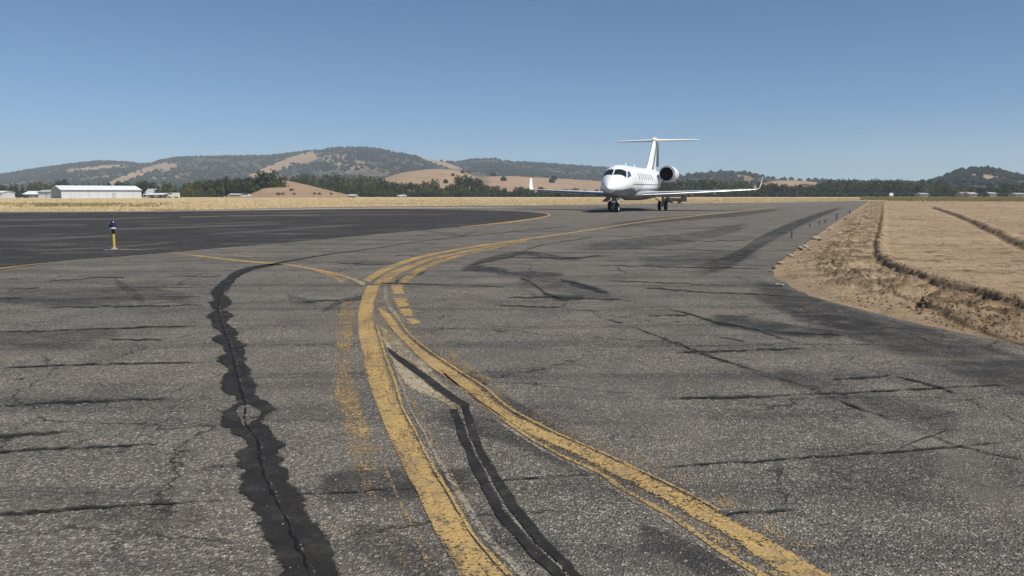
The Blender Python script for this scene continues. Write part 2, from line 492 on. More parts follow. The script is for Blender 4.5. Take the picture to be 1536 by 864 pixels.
M['car_dark'] = simple('dark_car_paint', (.03, .032, .036), .3, .1, 1)
M['car_white'] = simple('white_car_paint', (.7, .7, .7), .3, .05, 1)
M['brown_box'] = simple('dark_brown_sheet', (.055, .045, .032), .8, .3, 2)
M['concrete'] = simple('pale_concrete', (.34, .32, .29), .9, .2, 4, bump=.3)

# ------------------------------------------------------------------ terrain sheet
gx = np.linspace(-4200, 4200, 61); gy = np.linspace(-250, 4600, 41)
GX, GY = np.meshgrid(gx, gy)
V = np.stack([GX.ravel(), GY.ravel(), np.full(GX.size, -.07)], 1)
ii = np.arange(40)[:, None] * 61 + np.arange(60)[None]
FC = np.stack([ii, ii + 1, ii + 62, ii + 61], -1).reshape(-1, 4)
ground = tag(link('ground', mesh_np('ground', V, FC), M['ground']), kind='structure')

# ------------------------------------------------------------------ taxiway and apron
DIRT_EDGE = [(1536, 520), (1470, 505), (1400, 490), (1330, 474), (1270, 460), (1215, 444), (1175, 425), (1158, 405),
             (1168, 392), (1195, 374), (1225, 352), (1255, 331), (1280, 316), (1303, 302)]
GRASS_EDGE = [(1300, 300.9), (1164, 303.6), (1030, 305), (880, 307), (780, 308), (640, 309), (500, 310.5), (350, 313.5), (200, 316.3), (0, 317.3)]
edge_px = crom(DIRT_EDGE, 16)
edge_w = np.array([at(u, v)[:2] for u, v in edge_px])
dn = fbm(edge_w[:, 0] * 2.2, edge_w[:, 1] * 2.2, 3) - .5
tang = np.gradient(edge_w, axis=0); tang /= np.linalg.norm(tang, axis=1)[:, None] + 1e-9
EDGE = edge_w + np.stack([tang[:, 1], -tang[:, 0]], 1) * (dn * .22)[:, None]
outline = [(40, -12), (16, 2.5), (9.0, 6.0)] + [tuple(p) for p in EDGE]
outline += [at(u, v)[:2] for u, v in crom(GRASS_EDGE, 4)]
outline += [(-95, 64), (-160, 60), (-160, -12)]
def slab(name, pts, z, mat, parent=None, skirt=.10):
    bm = bmesh.new()
    top = [bm.verts.new((x, y, z)) for x, y in pts]
    bot = [bm.verts.new((x, y, z - skirt)) for x, y in pts]
    n = len(top)
    f = bm.faces.new(top)
    for i in range(n): bm.faces.new((top[i], bot[i], bot[(i + 1) % n], top[(i + 1) % n]))
    bmesh.ops.recalc_face_normals(bm, faces=bm.faces)
    if f.normal.z < 0: bmesh.ops.reverse_faces(bm, faces=bm.faces)
    bmesh.ops.triangulate(bm, faces=[f], ngon_method='EAR_CLIP')
    me = bpy.data.meshes.new(name); bm.to_mesh(me); bm.free()
    return link(name, me, mat, parent)
taxiway = tag(slab('taxiway', outline, 0.0, M['asphalt']), kind='structure')
APRON = [(0, 402), (90, 391.5), (200, 383), (300, 374.5), (460, 361), (600, 348), (700, 339.5), (760, 333), (800, 327.5), (818, 324), (821, 322),
         (812, 320), (780, 317.6), (720, 315.5), (640, 313.8), (560, 313.5), (350, 316), (200, 318), (0, 319)]
ap = [at(u, v)[:2] for u, v in crom(APRON, 6)]
ap = [(-90, 12), (-30, 13.5)] + ap + [(-120, 66)]
apron = tag(slab('apron', ap, 0.012, M['new_asphalt'], skirt=.02), kind='structure')

def ribbon(name, L, Rr, mat, z=.004, parent=taxiway, sub=10, jit=0.0, jf=6.0, **props):
    Lp = crom(L, sub); Rp = crom(Rr, sub)
    a = np.array([at(u, v, z) for u, v in Lp]); b = np.array([at(u, v, z) for u, v in Rp])
    n = len(a)
    if jit:
        s = np.concatenate([[0], np.cumsum(np.linalg.norm(np.diff((a + b) / 2, axis=0), axis=1))])
        w_ = (b - a)[:, :2]; w_ /= np.linalg.norm(w_, axis=1)[:, None] + 1e-9
        a[:, :2] += w_ * ((fbm(s * jf, s * 0 + 3, 3) - .5) * jit * 2)[:, None]
        b[:, :2] += w_ * ((fbm(s * jf, s * 0 + 77, 3) - .5) * jit * 2)[:, None]
    V = np.empty((2 * n, 3)); V[0::2] = a; V[1::2] = b
    i = np.arange(n - 1)[:, None] * 2
    Fc = np.hstack([i, i + 1, i + 3, i + 2])
    me = mesh_np(name, V, Fc)
    uvl = me.uv_layers.new(name='UVMap')
    t = np.linspace(0, 1, n); uvv = np.empty((2 * n, 2)); uvv[0::2, 0] = t; uvv[1::2, 0] = t; uvv[0::2, 1] = 0; uvv[1::2, 1] = 1
    vi = np.empty(len(me.loops), np.int32); me.loops.foreach_get('vertex_index', vi)
    uvl.data.foreach_set('uv', uvv[vi].ravel())
    bm = bmesh.new(); bm.from_mesh(me); 
    for f in bm.faces:
        if f.normal.z < 0: f.normal_flip()
    bm.to_mesh(me); bm.free()
    o = link(name, me, mat, parent)
    for k, val in props.items(): o[k] = float(val)
    return o
def rows(L):   # (y, xl, xr) rows -> two edges
    return [(xl, y) for y, xl, xr in L], [(xr, y) for y, xl, xr in L]
def yline(name, rws, wear, mat='yellow', z=.004, **k):
    a, b = rows(rws); k.setdefault('jit', .008); k.setdefault('jf', 7.0); return ribbon(name, a, b, M[mat], z, wear=wear, **k)

# centre line running to the bottom of the frame
A = [(428, 550, 574), (458, 539, 565), (487, 536, 567), (516, 540, 575), (546, 546, 585), (575, 553, 596), (613, 567, 607), (646, 580, 625),
     (679, 595, 641), (711, 611, 659), (744, 628, 679), (777, 644, 699), (810, 661, 720), (864, 689, 771), (910, 711, 822)]
yline('yellow_line', [(y, a, a + (b - a) * .84) for y, a, b in A], .18, z=.006)
yline('yellow_border_line', [(y, a + (b - a) * .885, b) for y, a, b in A[2:]], .26, z=.006)
yline('pale_line', [(y, b + (3 if y < 600 else 7), b + (9 if y < 600 else 10 + (y - 600) * .05)) for y, a, b in A[4:]], .33, 'grey_pale')
# three strands bending off to the upper right
B1 = [(543,420),(562,408),(594,394),(631,383),(673,375),(720,367),(758,362),(805,355),(860,347.5),(960,332.5),(1030,324.5),(1108,316),(1160,310.5)]
B1b = [(556,423),(574,411),(603,397.5),(637,386),(677,377.7),(722,369.6),(759,364.5),(806,357.3),(860,349.5),(960,334),(1030,325.8),(1110,317),(1160,311.2)]
ribbon('yellow_line', B1, B1b, M['yellow'], .004, wear=.24)
B2 = [(558,426),(578,410.5),(605,399.5),(637,388.5),(688,377.8),(734,369.2),(790,360)]; B2b = [(580,427),(598,412.5),(622,401.5),(647,391),(691,380.3),(736,371),(790,361.4)]
ribbon('yellow_line', B2, B2b, M['yellow'], .004, wear=.30)
B3 = [(592,426),(606,414),(622,404.5),(645,394),(688,381.8),(734,372.6),(790,361.8)]; B3b = [(606,427),(624,414),(640,404),(657,396),(692,384.4),(736,374.4),(790,363)]
ribbon('yellow_line', B3, B3b, M['yellow'], .004, wear=.36)
# dashes below the junction
for y0, x0, y1, x1, x2, x3 in ((428,585,441,588,604,607), (447,590,460,595,609,614), (463,598,474,604,616,622), (478,609,486,615,626,631)):
    ribbon('yellow_dash', [(x0, y0), (x1, y1)], [(x2, y0), (x3, y1)], M['yellow'], .0045, wear=.25, jit=.05, jf=14.0)
# branch to the lower right
C = [(462, 567, 570), (475, 574, 588), (507, 600, 613), (546, 641, 666), (575, 681, 712), (613, 733, 757), (646, 787, 820), (679, 858, 898),
     (731, 961, 1008), (765, 1021, 1072), (799, 1085, 1136), (833, 1136, 1196), (864, 1179, 1247), (910, 1255, 1345)]
yline('yellow_line', C, .20)
CR = [(467, 590, 593), (499, 611, 614), (528, 646, 650), (563, 698, 703), (580, 724, 729), (613, 764, 770), (646, 826, 832), (679, 901, 908), (731, 1012, 1019), (765, 1077, 1085)]
yline('yellow_border_line', CR, .24, z=.006)
CLL = [(560, 664, 668), (580, 687, 692), (615, 733, 740), (646, 776, 784), (679, 831, 840), (711, 899, 909), (731, 926, 937), (774, 1001, 1013), (816, 1061, 1075), (859, 1127, 1145), (890, 1176, 1198)]
yline('yellow_border_line', CLL, .26)
yline('pale_line', [(y, a - 9 - (y - 560) * .03, a - 3) for y, a, b in CLL[1:]], .42, 'grey_pale')
yline('yellow_trace', [(495, 622, 640), (515, 650, 668), (546, 688, 706), (580, 738, 756), (613, 784, 806), (646, 846, 872), (679, 922, 952), (720, 1010, 1045), (765, 1090, 1130), (820, 1185, 1235)], .58)
yline('yellow_trace', [(480, 592, 604), (507, 616, 634), (530, 634, 664), (546, 650, 690), (580, 700, 750), (613, 742, 800), (646, 800, 870), (679, 868, 935), (731, 968, 1022), (800, 1095, 1150), (870, 1200, 1262)], .57, z=.0036)
yline('yellow_trace', [(560, 656, 684), (600, 706, 740), (646, 778, 820), (679, 834, 880), (711, 902, 945), (765, 990, 1040), (816, 1066, 1120), (880, 1160, 1230)], .55, z=.0037)
yline('yellow_trace', [(436, 570, 586), (470, 566, 582), (500, 570, 590), (540, 586, 602), (600, 612, 626), (680, 648, 664), (780, 704, 722), (880, 782, 802)], .55, z=.0037)
yline('pale_line', [(430, 576, 581), (444, 575, 581), (458, 579, 586), (470, 588, 594), (484, 598, 604)], .36, 'grey_pale', z=.005)
# faded band on the left
yline('yellow_trace', [(452, 514, 530), (462, 508, 533), (490, 505, 531), (545, 499, 531), (590, 499, 539), (613, 505, 544), (646, 512, 559), (692, 523, 570), (705, 532, 566)], .47)
yline('yellow_trace', [(690, 529, 540), (745, 551, 566), (777, 566, 582), (820, 585, 604), (870, 612, 634)], .62)
yline('yellow_trace', [(660, 560, 566), (700, 574, 580), (745, 593, 600), (794, 615, 623), (850, 640, 650), (890, 662, 673)], .5)
# branch to the upper left
E1 = [(258,378.2),(289,381.8),(347,388.4),(400,393.2),(426,394.8),(455,399.2),(499,408),(528,416),(546,423)]
E2 = [(260,379.8),(289,383.8),(347,390.8),(400,395.8),(426,397.6),(455,402.2),(499,411.2),(526,419.5),(542,428)]
ribbon('yellow_line', E1, E2, M['yellow'], .004, wear=.24)
ribbon('pale_line', [(505,410.5),(528,416.5),(549,424)], [(508,412.5),(528,419.5),(546,429)], M['pale'], .006, wear=.25)
ribbon('yellow_line', [(470,405),(499,411.8),(518,422.5)], [(470,406.2),(497,414.6),(511,425)], M['yellow'], .0045, wear=.34)
ribbon('yellow_dash', [(350,382.2),(378,384.6)], [(352,384),(380,386.4)], M['yellow'], .004, wear=.3)
ribbon('yellow_line', [(-20,403.2),(0,401.6),(30,398),(62,394.6)], [(-20,405.5),(0,403.8),(30,399.6),(62,395.8)], M['yellow'], .016, wear=.22)
ribbon('yellow_line', [(690,340.3),(734,335.5),(781,329.9),(811,325.4),(822.5,322.6),(816,320.2),(800,318.8)],
       [(690,341),(735,336.9),(783,332),(814,327),(826,322.8),(818,319.4),(800,318.2)], M['yellow'], .0145, wear=.14)
ribbon('yellow_trace', [(826,325),(860,326.6),(905,325)], [(826,325.8),(860,327.4),(905,325.7)], M['yellow'], .004, wear=.42)
ribbon('yellow_trace', [(420,318.6),(470,317.3)], [(420,319.6),(470,318.2)], M['yellow'], .016, wear=.5)
ribbon('pale_line', [(270,325),(360,323.3),(480,321.8)], [(270,326),(360,324.3),(480,322.7)], M['grey_pale'], .016, wear=.35)
ribbon('pale_line', [(210,337.0),(300,335.6),(400,332.2)], [(210,338),(300,336.7),(400,333.2)], M['grey_pale'], .016, wear=.45)
# pale worn wedge between the two lines
ribbon('pale_patch', [(568,487),(583,525),(598,560),(620,584),(655,600),(682,614)], [(571,488),(600,508),(630,536),(660,566),(684,590),(700,606)], M['pale'], .0035, wear=.34, jit=.03)
ribbon('pale_patch', [(572,505),(590,545),(607,575),(640,594),(668,602)], [(577,505),(596,535),(622,560),(650,582),(680,600)], M['pale'], .0042, wear=.2, jit=.03)

# tar bands
TAR = [(395.5, 402, 436), (397.5, 386, 420), (403, 362, 388), (411, 344, 367), (420, 333, 353), (431, 320, 347), (440, 315, 339), (448, 320, 345), (455, 311, 351), (464, 321, 336), (472, 307, 354), (481, 312, 342), (490, 318, 350),
       (499, 332, 360), (508, 313, 358), (517, 326, 370), (528, 338, 368), (540, 319, 374), (548, 332, 370), (555, 340, 384), (565, 332, 380), (575, 325, 392), (587, 334, 386),
       (599, 354, 397), (613, 332, 419), (630, 324, 404), (648, 341, 418), (665, 366, 431), (676, 352, 426), (701, 354, 434), (736, 355, 458),
       (757, 373, 468), (789, 385, 486), (813, 398, 503), (864, 408, 518), (910, 424, 545)]
yline('tar_seal', [(y, a - 1, b + 1) for y, a, b in TAR], 0, 'tar', z=.007, jit=.05, jf=10.0, sub=16)
ribbon('tar_seal', [(400,396.5),(426,391.4),(484,382),(530,376),(572,370.5),(617,363.3),(701,353.5)], [(404,398.5),(430,393.2),(486,383.2),(531,376.9),(573,371.2),(618,363.9),(702,354.0)], M['tar'], .007, jit=.02)
yline('asphalt_island', [(608, 364, 372), (613, 357, 386), (620, 356, 391), (628, 358, 384), (634, 362, 374), (638, 366, 370)], 0, 'asphalt', z=.0088, jit=.02)
T1 = [(613, 674, 687), (646, 684, 700), (679, 697, 715), (711, 710, 731), (744, 727, 748), (777, 746, 769), (810, 773, 796), (843, 805, 832), (864, 828, 851), (910, 880, 905)]
T2 = [(608, 692, 704), (646, 700, 717), (679, 715, 731), (711, 732, 750), (744, 749, 773), (777, 772, 797), (810, 798, 825), (843, 834, 855), (864, 852, 876), (910, 906, 934)]
yline('tar_seal', T1, 0, 'tar', z=.007, jit=.012, sub=14); yline('tar_seal', T2, 0, 'tar', z=.007, jit=.012, sub=14)
yline('tar_residue', [(613, 686, 693), (646, 699, 701), (679, 714, 716), (711, 730, 733), (744, 747, 750), (777, 768, 773), (810, 795, 799), (843, 831, 835), (864, 850, 853)], .45, 'grey_pale', z=.008)
ribbon('tar_seal', [(580,519),(601,533),(632,554),(664,577),(690,596),(706,606)], [(584,530),(600,545),(628,566),(656,588),(678,603),(694,614)], M['tar'], .0065, jit=.02)

def crack(pts, amount=.9, z=.0095, mat='crack', name='crack', **k):
    pts = crom([(x, y, t) for x, y, t in pts], 9)
    L_ = np.linspace(0, abs(pts[-1][0] - pts[0][0]) / 14, len(pts)); sd = rng.random() * 90
    wob = (fbm(L_, L_ * 0 + sd, 3) - .5) * 3.2; th = .22 + 1.0 * fbm(L_ * 1.3, L_ * 0 + sd + 30, 2)
    up = [(x, y + wb - t * q / 2) for (x, y, t), wb, q in zip(pts, wob, th)]; lo = [(x, y + wb + t * q / 2) for (x, y, t), wb, q in zip(pts, wob, th)]
    return ribbon(name, up, lo, M[mat], z, sub=4, amount=amount, jit=.010, jf=5.0, **k)
def vcrack(pts, amount=1.0, z=.0095, mat='crack', name='crack', jit=.02):
    pts = crom([(x, y, t) for x, y, t in pts], 6)
    a = [(x - t / 2, y) for x, y, t in pts]; b = [(x + t / 2, y) for x, y, t in pts]
    return ribbon(name, a, b, M[mat], z, sub=4, amount=amount, jit=jit, jf=12.0)
vcrack([(341,420,1.5),(329,449,2),(328,470,2.5),(333,487,2.5),(342,511,3),(352,546,3),(358,575,3),(366,599,3.5),(369,634,4),(387,662,4),(392,701,4.5),(408,736,5),(429,778,5),(447,820,6),(466,862,6),(480,900,6)], 1.4, mat='open_crack')
CC = [(341,420),(329,449),(328,470),(333,487),(342,511),(352,546),(358,575),(366,599),(369,634),(387,662),(392,701),(408,736),(429,778),(447,820),(466,862),(480,900)]
yline('crack_rim', [(y, x + 1 + (y - 400) * .004, x + 4 + (y - 400) * .009) for x, y in CC], .64, 'grey_pale', z=.0092, jit=.012, jf=15.0)
CR_ = [
 [(-10,497,2.5),(70,496,3),(200,491,3.5),(310,488.7,2)], [(60,461.5,2),(150,459,4),(210,458.5,4),(313,457,2)],
 [(-10,551.5,3),(100,547.5,4),(190,545,4.5),(321,542.5,2)], [(-10,609,3),(60,604,5),(110,602,9),(170,600,6),(272,596,2)],
 [(160,509.5,3),(210,508.5,3.5),(250,509.5,2)], [(130,416,1.5),(165,415.5,2),(191,416.5,1.5)], [(10,435.5,1.5),(60,431.5,2)],
 [(195,430,1.2),(320,430,1.2)], [(250,414,1.2),(340,414,1.2)], [(-10,448,2),(34,447,2)], [(70,420.6,1.3),(112,418.8,2),(136,417,1)],
 [(230,444.5,1.2),(305,444.5,1.2)], [(-20,655,9),(50,650,10),(112,645,4)], [(-20,678,7),(60,673,5),(160,669,5.5),(250,664.5,3)],
 [(-20,772,10),(60,767,11),(123,761,8),(230,755,4),(360,749,3.5)], [(440,741,2.5),(530,736.5,3.5),(630,730,3.5)],
 [(700,724.5,3),(800,716,3.5),(896,709.5,2.5)], [(945,704,3),(1060,695,4.5),(1150,690,4),(1235,683.5,4.5),(1340,677,5),(1440,668.5,6),(1545,659,8)],
 [(452,452.5,3),(480,451,5),(512,450.6,3)], [(512,451,1),(545,449.5,1)], [(970,597.8,4),(1060,595.5,8),(1120,595,7),(1200,591.5,3),(1290,587.5,3.5),(1384,582.5,5),(1460,578,5),(1545,573.5,6)],
 [(1247,569,5),(1290,566,6),(1341,562.5,5)], [(1338,562,5),(1380,573,6),(1410,580,8),(1436,590,4)], [(1239,591,4),(1265,603,6),(1300,615,5),(1339,627,3)],
 [(1008,528.5,3),(1070,526,6),(1140,524.5,4.5),(1217,521.5,3)], [(934,485,2),(970,497,3),(1003,510,4),(1020,515,5),(1043,526,5),(1104,546,3),(1170,567,2),(1246,592,2)],
 [(991,461,3),(1035,471,4),(1076,483,6),(1124,491.5,5),(1165,504,4),(1206,517,2.5)], [(962,432.5,2.5),(1000,433.5,3.5),(1060,438,2.5),(1130,441,3),(1198,445,2)],
 [(1162,497.5,3),(1215,499.5,4.5),(1268,502,3)], [(968,473,2.5),(1000,472,3),(1037,472,2.5)], [(760,385,2),(800,386.5,3),(850,387,3),(922,382.5,2)],
 [(868,396.6,1.2),(980,399.5,2),(1060,401,2.5),(1156,403,1.5)], [(777,415,3),(800,426,3),(820,440,5),(855,452,4)], [(838,418.5,3),(870,426,6),(908,440,5)],
 [(755,446,3),(810,445,4.5),(860,447,4),(962,451,2.5)], [(744,458,2.5),(790,459.5,3.5),(850,461,2.5)], [(700,428.5,2),(760,430,1.5)],
 [(690,402,2),(720,394,3),(770,384,3),(800,370.5,2),(850,361.5,2),(908,352,1.5)], [(640,425.5,2),(610,424.5,2.5),(575,424,2),(700,428,2)],
 [(500,394,1.2),(560,396,1.5),(600,395,1.2)], [(590,383,1.2),(625,384,1.2)], [(900,420,1.5),(1000,424,2),(1090,428,1.5)], [(1076,505,2),(1120,512,2.5)],
 [(1340,677,3),(1390,655,3),(1430,642,2)], [(1380,645,2),(1440,668,3),(1545,690,4)], [(705,353,1.0),(780,346.5,1.2),(860,338.7,1)], [(885,470,2),(925,482,2.5),(936,485,2)],
 [(1085,770,4),(1120,768,9),(1160,766,8),(1200,763,3)], [(700,588,2),(740,596,2)], [(150,680,2),(190,676,2)], [(20,568,2),(34,567.5,3),(40,567.5,2)],
 [(1000,360,1.2),(1060,362,1.6),(1130,361,1)], [(930,372,1.2),(1010,374,1.6),(1100,375,1)], [(960,345,.9),(1050,342,1.2),(1110,338,.9)], [(880,363,.9),(960,357,1.3),(1010,351,.9)],
]
for c_ in CR_: crack(c_, .97)
# stains: soft dark rubber and patches
def stain(pts, amount, mat='stain', z=.002, name='asphalt_stain'):
    P = crom(pts, 6)
    up = [(x, y - t / 2) for x, y, t in P]; lo = [(x, y + t / 2) for x, y, t in P]
    return ribbon(name, up, lo, M[mat], z, sub=3, amount=amount)
zs = .0012
for pts, am in [
 ([(1270,309,3),(1232,322,9),(1188,340,16),(1144,362,22),(1095,392,26),(1030,410,20)], .75),
 ([(1120,430,40),(1200,460,50),(1320,500,60),(1430,532,70),(1600,590,90)], .62),
 ([(1060,478,18),(1120,486,26),(1190,496,22),(1270,505,16)], .75), ([(1180,470,20),(1260,484,26),(1340,500,24)], .5),
 ([(690,405,6),(715,403,12),(745,405,10),(765,407,4)], .9), ([(740,410,5),(800,411,9),(850,412,5)], .7), ([(700,398,6),(745,386,8),(790,380,8),(840,387,8),(880,388,5)], .7),
 ([(810,440,8),(840,447,12),(880,446,8)], .8), ([(850,424,6),(885,432,10),(915,440,6)], .85), ([(770,420,20),(850,430,26),(930,450,16)], .35),
 ([(900,340,10),(1000,330,10),(1100,322,8),(1180,313,5)], .5), ([(860,372,14),(960,366,18),(1060,352,16),(1130,336,10)], .42), ([(950,395,18),(1050,388,22),(1150,380,16)], .35),
 ([(-30,440,30),(100,448,36),(210,440,26),(300,450,16)], .38), ([(170,420,10),(200,440,18),(220,455,10)], .4), ([(-30,505,20),(90,510,34),(190,500,20)], .35),
 ([(470,735,50),(560,728,66),(640,725,50),(720,715,40)], .62), ([(640,620,30),(760,650,40),(860,690,44),(940,716,20)], .5), ([(690,770,60),(770,800,60),(850,850,60)], .3),
 ([(600,500,16),(650,535,22),(720,580,30),(800,630,34),(900,690,40),(1040,760,44),(1200,850,60)], .5), ([(560,330,5),(680,352,4),(720,345,4)], .3),
 ([(950,800,50),(1030,830,50),(1120,880,60)], .6), ([(90,765,30),(200,780,60),(330,770,30)], .28), ([(1200,700,90),(1350,720,120),(1560,740,140)], .25), ([(1150,560,30),(1300,600,40),(1450,640,40)], .28),
 ([(480,470,8),(512,452,10),(560,445,8)], .5), ([(590,424,6),(612,415,9),(640,407,5)], .75), ([(430,440,14),(440,450,16),(480,455,10)], .3), ([(520,800,60),(600,830,70),(680,880,70)], .35)]:
    stain(pts, am, z=zs); zs += .00005
for pts, am in [([(1270,590,10),(1330,640,26),(1400,665,30),(1500,690,40)], .5), ([(1180,520,10),(1260,540,16),(1370,600,20)], .35), ([(1400,690,60),(1480,740,80),(1545,760,60)], .35),
                ([(60,400,6),(150,404,8),(260,396,5)], .45), ([(480,345,5),(620,334,5),(760,326,4)], .35), ([(960,315,4),(1100,309,4),(1250,303,3)], .55), ([(830,318,4),(960,314,5),(1080,311,3)], .45),
                ([(350,640,60),(300,700,80),(260,800,90)], .22), ([(280,560,30),(300,600,60),(280,660,70)], .25), ([(800,560,60),(950,610,80),(1080,660,60)], .2), ([(1000,350,8),(1100,366,10),(1180,352,5)], .3)]:
    stain(pts, am, 'light_stain', zs, 'asphalt_scuff'); zs += .00005
for pts, am in [([(-40,330,3),(120,329,3),(260,326,2)], .5), ([(150,345,3),(300,340,4),(430,336,2)], .45), ([(-40,360,4),(80,358,5),(180,352,3)], .4), ([(300,352,3),(420,345,4),(560,335,2)], .4), ([(420,324,2),(560,322,2),(700,322,1.5)], .4), ([(-40,340,2),(60,338,2.5),(140,337,2)], .5), ([(20,376,3),(150,372,4),(280,362,3)], .4), ([(320,319.5,1.4),(460,318,1.4),(600,317.5,1.2)], .45)]:
    P_ = crom(pts, 6); ribbon('asphalt_scuff', [(x, y - t / 2) for x, y, t in P_], [(x, y + t / 2) for x, y, t in P_], M['light_stain'], zs + .0125, parent=apron, sub=3, amount=am); zs += .00005

# sandy shoulder along the far edge of the apron
a_ = [at(u, v)[:2] for u, v in [(0, 319.0), (200, 318), (350, 316), (560, 313.3), (640, 313.4), (700, 314.4)]]
sh = [(u, v - 0.0) for u, v in [(-80, 318.2), (0, 318.0), (200, 317.0), (350, 314.5), (500, 311.8), (640, 310.6), (790, 310.9)]]
sh2 = [(u, v) for u, v in [(-80, 319.6), (0, 319.4), (200, 318.4), (350, 316.3), (500, 313.6), (640, 312.6), (790, 311.0)]]
o = ribbon('gravel_shoulder', sh, sh2, M['shoulder'], .0022, parent=None); tag(o, kind='structure')

# loose grit near the camera
def scatter_mesh(name, pos, size, base_v, base_f, mat, squash=(.6, 1.0), smooth=False, jitter=.25, parent=None):
    n = len(pos); bv = np.asarray(base_v, float); k = len(bv)
    th = rng.random(n) * 2 * np.pi; c, s = np.cos(th), np.sin(th)
    V = bv[None] * (1 + (rng.random((n, k, 3)) - .5) * 2 * jitter)
    V = V * np.asarray(size)[:, None, None] if np.ndim(size) == 1 else V * np.asarray(size)[:, None, :]
    sq = squash[0] + rng.random(n) * (squash[1] - squash[0]); V[:, :, 2] *= sq[:, None]
    X = V[:, :, 0] * c[:, None] - V[:, :, 1] * s[:, None]; Y = V[:, :, 0] * s[:, None] + V[:, :, 1] * c[:, None]
    V = np.stack([X, Y, V[:, :, 2]], -1) + np.asarray(pos)[:, None, :]
    Fc = (np.asarray(base_f)[None] + (np.arange(n) * k)[:, None, None]).reshape(-1, len(base_f[0]))
    return link(name, mesh_np(name, V.reshape(-1, 3), Fc, smooth), mat, parent)
OCTV = [(1,0,0),(-1,0,0),(0,1,0),(0,-1,0),(0,0,1),(0,0,-1)]
OCTF = [(0,2,4),(2,1,4),(1,3,4),(3,0,4),(2,0,5),(1,2,5),(3,1,5),(0,3,5)]
_bm = bmesh.new(); bmesh.ops.create_icosphere(_bm, subdivisions=1, radius=1)
ICOV = [tuple(v.co) for v in _bm.verts]; ICOF = [tuple(v.index for v in f.verts) for f in _bm.faces]; _bm.free()
n = 5200
Y = 3.0 + 13 * rng.random(n) ** 1.6; X = (rng.random(n) - .5) * 1.45 * Y
msk = np.ones(n, bool)
for i in range(n):
    if X[i] > 3 and Y[i] > 7 and Y[i] > 7.2: 
        u, v = proj(X[i], Y[i], 0)
        if u > 1150 and v < 525 + 0: msk[i] = u < 1150
g_ = scatter_mesh('loose_gravel', np.stack([X, Y, np.full(n, .004)], 1)[msk], (.003 + .006 * rng.random(n) ** 3)[msk], OCTV, OCTF, M['gravel'])
tag(g_, kind='stuff', label='fine loose grit scattered over the aged asphalt in the foreground', cat='gravel')

# ------------------------------------------------------------------ dirt field on the right
RIDGES = [  # polyline (px), height of the bank, width, painted shade strength
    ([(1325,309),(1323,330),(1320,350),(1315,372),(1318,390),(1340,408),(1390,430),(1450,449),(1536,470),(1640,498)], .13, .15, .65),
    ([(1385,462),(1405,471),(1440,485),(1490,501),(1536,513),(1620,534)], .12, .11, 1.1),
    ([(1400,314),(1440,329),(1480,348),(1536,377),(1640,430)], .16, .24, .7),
]
def seg_dist(px, py, poly):
    best = np.full(px.shape, 1e9); side = np.zeros(px.shape); tt = np.zeros(px.shape)
    for i in range(len(poly) - 1):
        a, b = poly[i], poly[i + 1]; dx, dy = b - a; L2 = dx * dx + dy * dy
        t = np.clip(((px - a[0]) * dx + (py - a[1]) * dy) / L2, 0, 1)
        ex = px - a[0] - t * dx; ey = py - a[1] - t * dy; dd = np.hypot(ex, ey)
        s = np.sign(dx * ey - dy * ex); m = dd < best
        best[m] = dd[m]; side[m] = s[m]
    return best * side
RW = [(np.array([at(u, v)[:2] for u, v in crom(p, 6)]), h, wd, shade_k) for p, h, wd, shade_k in RIDGES]
EP = np.array([(9.0, 6.0)] + [tuple(p) for p in EDGE[::3]])
def dirt_height(x, y):
    e = np.abs(seg_dist(x, y, EP))
    z = -.045 + .05 * sstep(0, .5, e) + .05 * sstep(.3, 3.0, e)
    rough = sstep(.1, 1.2, e)
    streak_shade = np.zeros_like(x)
    d0 = seg_dist(x, y, RW[0][0])          # >0 on one side of the long furrow
    inner = sstep(-.3, .3, -d0) if DIRSIGN < 0 else sstep(-.3, .3, d0)
    churn = (1 - inner)
    sc_ = 1 + y * .012
    z = z + rough * churn * (.15 * (fbm(x * .9, y * .75, 4) - .5) + .09 * np.abs(fbm(x * 2.6, y * 2.1, 3) - .5) * 2)
    z = z + rough * (.05 * (fbm(x * .35, y * .35, 3) - .5) + .045 * (fbm(x * 4.5, y * 4.5, 3) - .5)) + rough * churn * (.08 * (fbm(x * 3.6, y * 5.0, 4, 2.4, .65) - .5) + .09 * (fbm(x * 9, y * 11, 3, 2.2, .7) - .5)) + rough * inner * (.07 * (fbm(x * .55 + 3, y * 2.6, 4) - .5) + .02 * (fbm(x * 9, y * 9, 2) - .5))
    cl = .40 * fbm(x * .9 + 40, y * 2.4, 4) + .60 * fbm(x * 3.0 + 4, y * 5.0, 4)
    streak_shade = streak_shade + churn * rough * sstep(.49, .56, cl) * .85 + inner * rough * sstep(.60, .66, .5 * fbm(x * .8, y * 2.2 + 8, 4) + .5 * fbm(x * 4, y * 7, 3)) * .7  # noise streaks of darker soil, also painted in for small shadows among lumps
    z = z + churn * rough * sstep(.50, .62, cl) * .06
    for (poly, h, wd, shade_k) in RW:
        dd = seg_dist(x, y, poly) * DIRSIGN
        wob = (fbm(x * 1.7, y * 1.7, 3) - .5) * .5 + (fbm(x * 6, y * 6, 3, 2.2, .7) - .5) * .34
        dd = dd + wob * (wd + .12)
        step = sstep(-wd * .55, wd * .1, dd) * h
        ridge = np.exp(-((dd - wd * .5) / (wd * .9)) ** 2) * h * .55
        trench = -np.exp(-((dd + wd * .7) / (wd * .6)) ** 2) * h * .35
        z = z + (step * .35 + ridge + trench) * (.75 + .5 * fbm(x * 2.4 + 9, y * 2.4, 2)) * rough
        streak_shade = np.maximum(streak_shade, shade_k * np.exp(-((dd + wd * .30) / (wd * .45)) ** 2) * (.45 + .9 * fbm(x * 3, y * 3, 2)))  # shade painted down the steep side of each bank
    return z, np.clip(streak_shade, 0, 1)
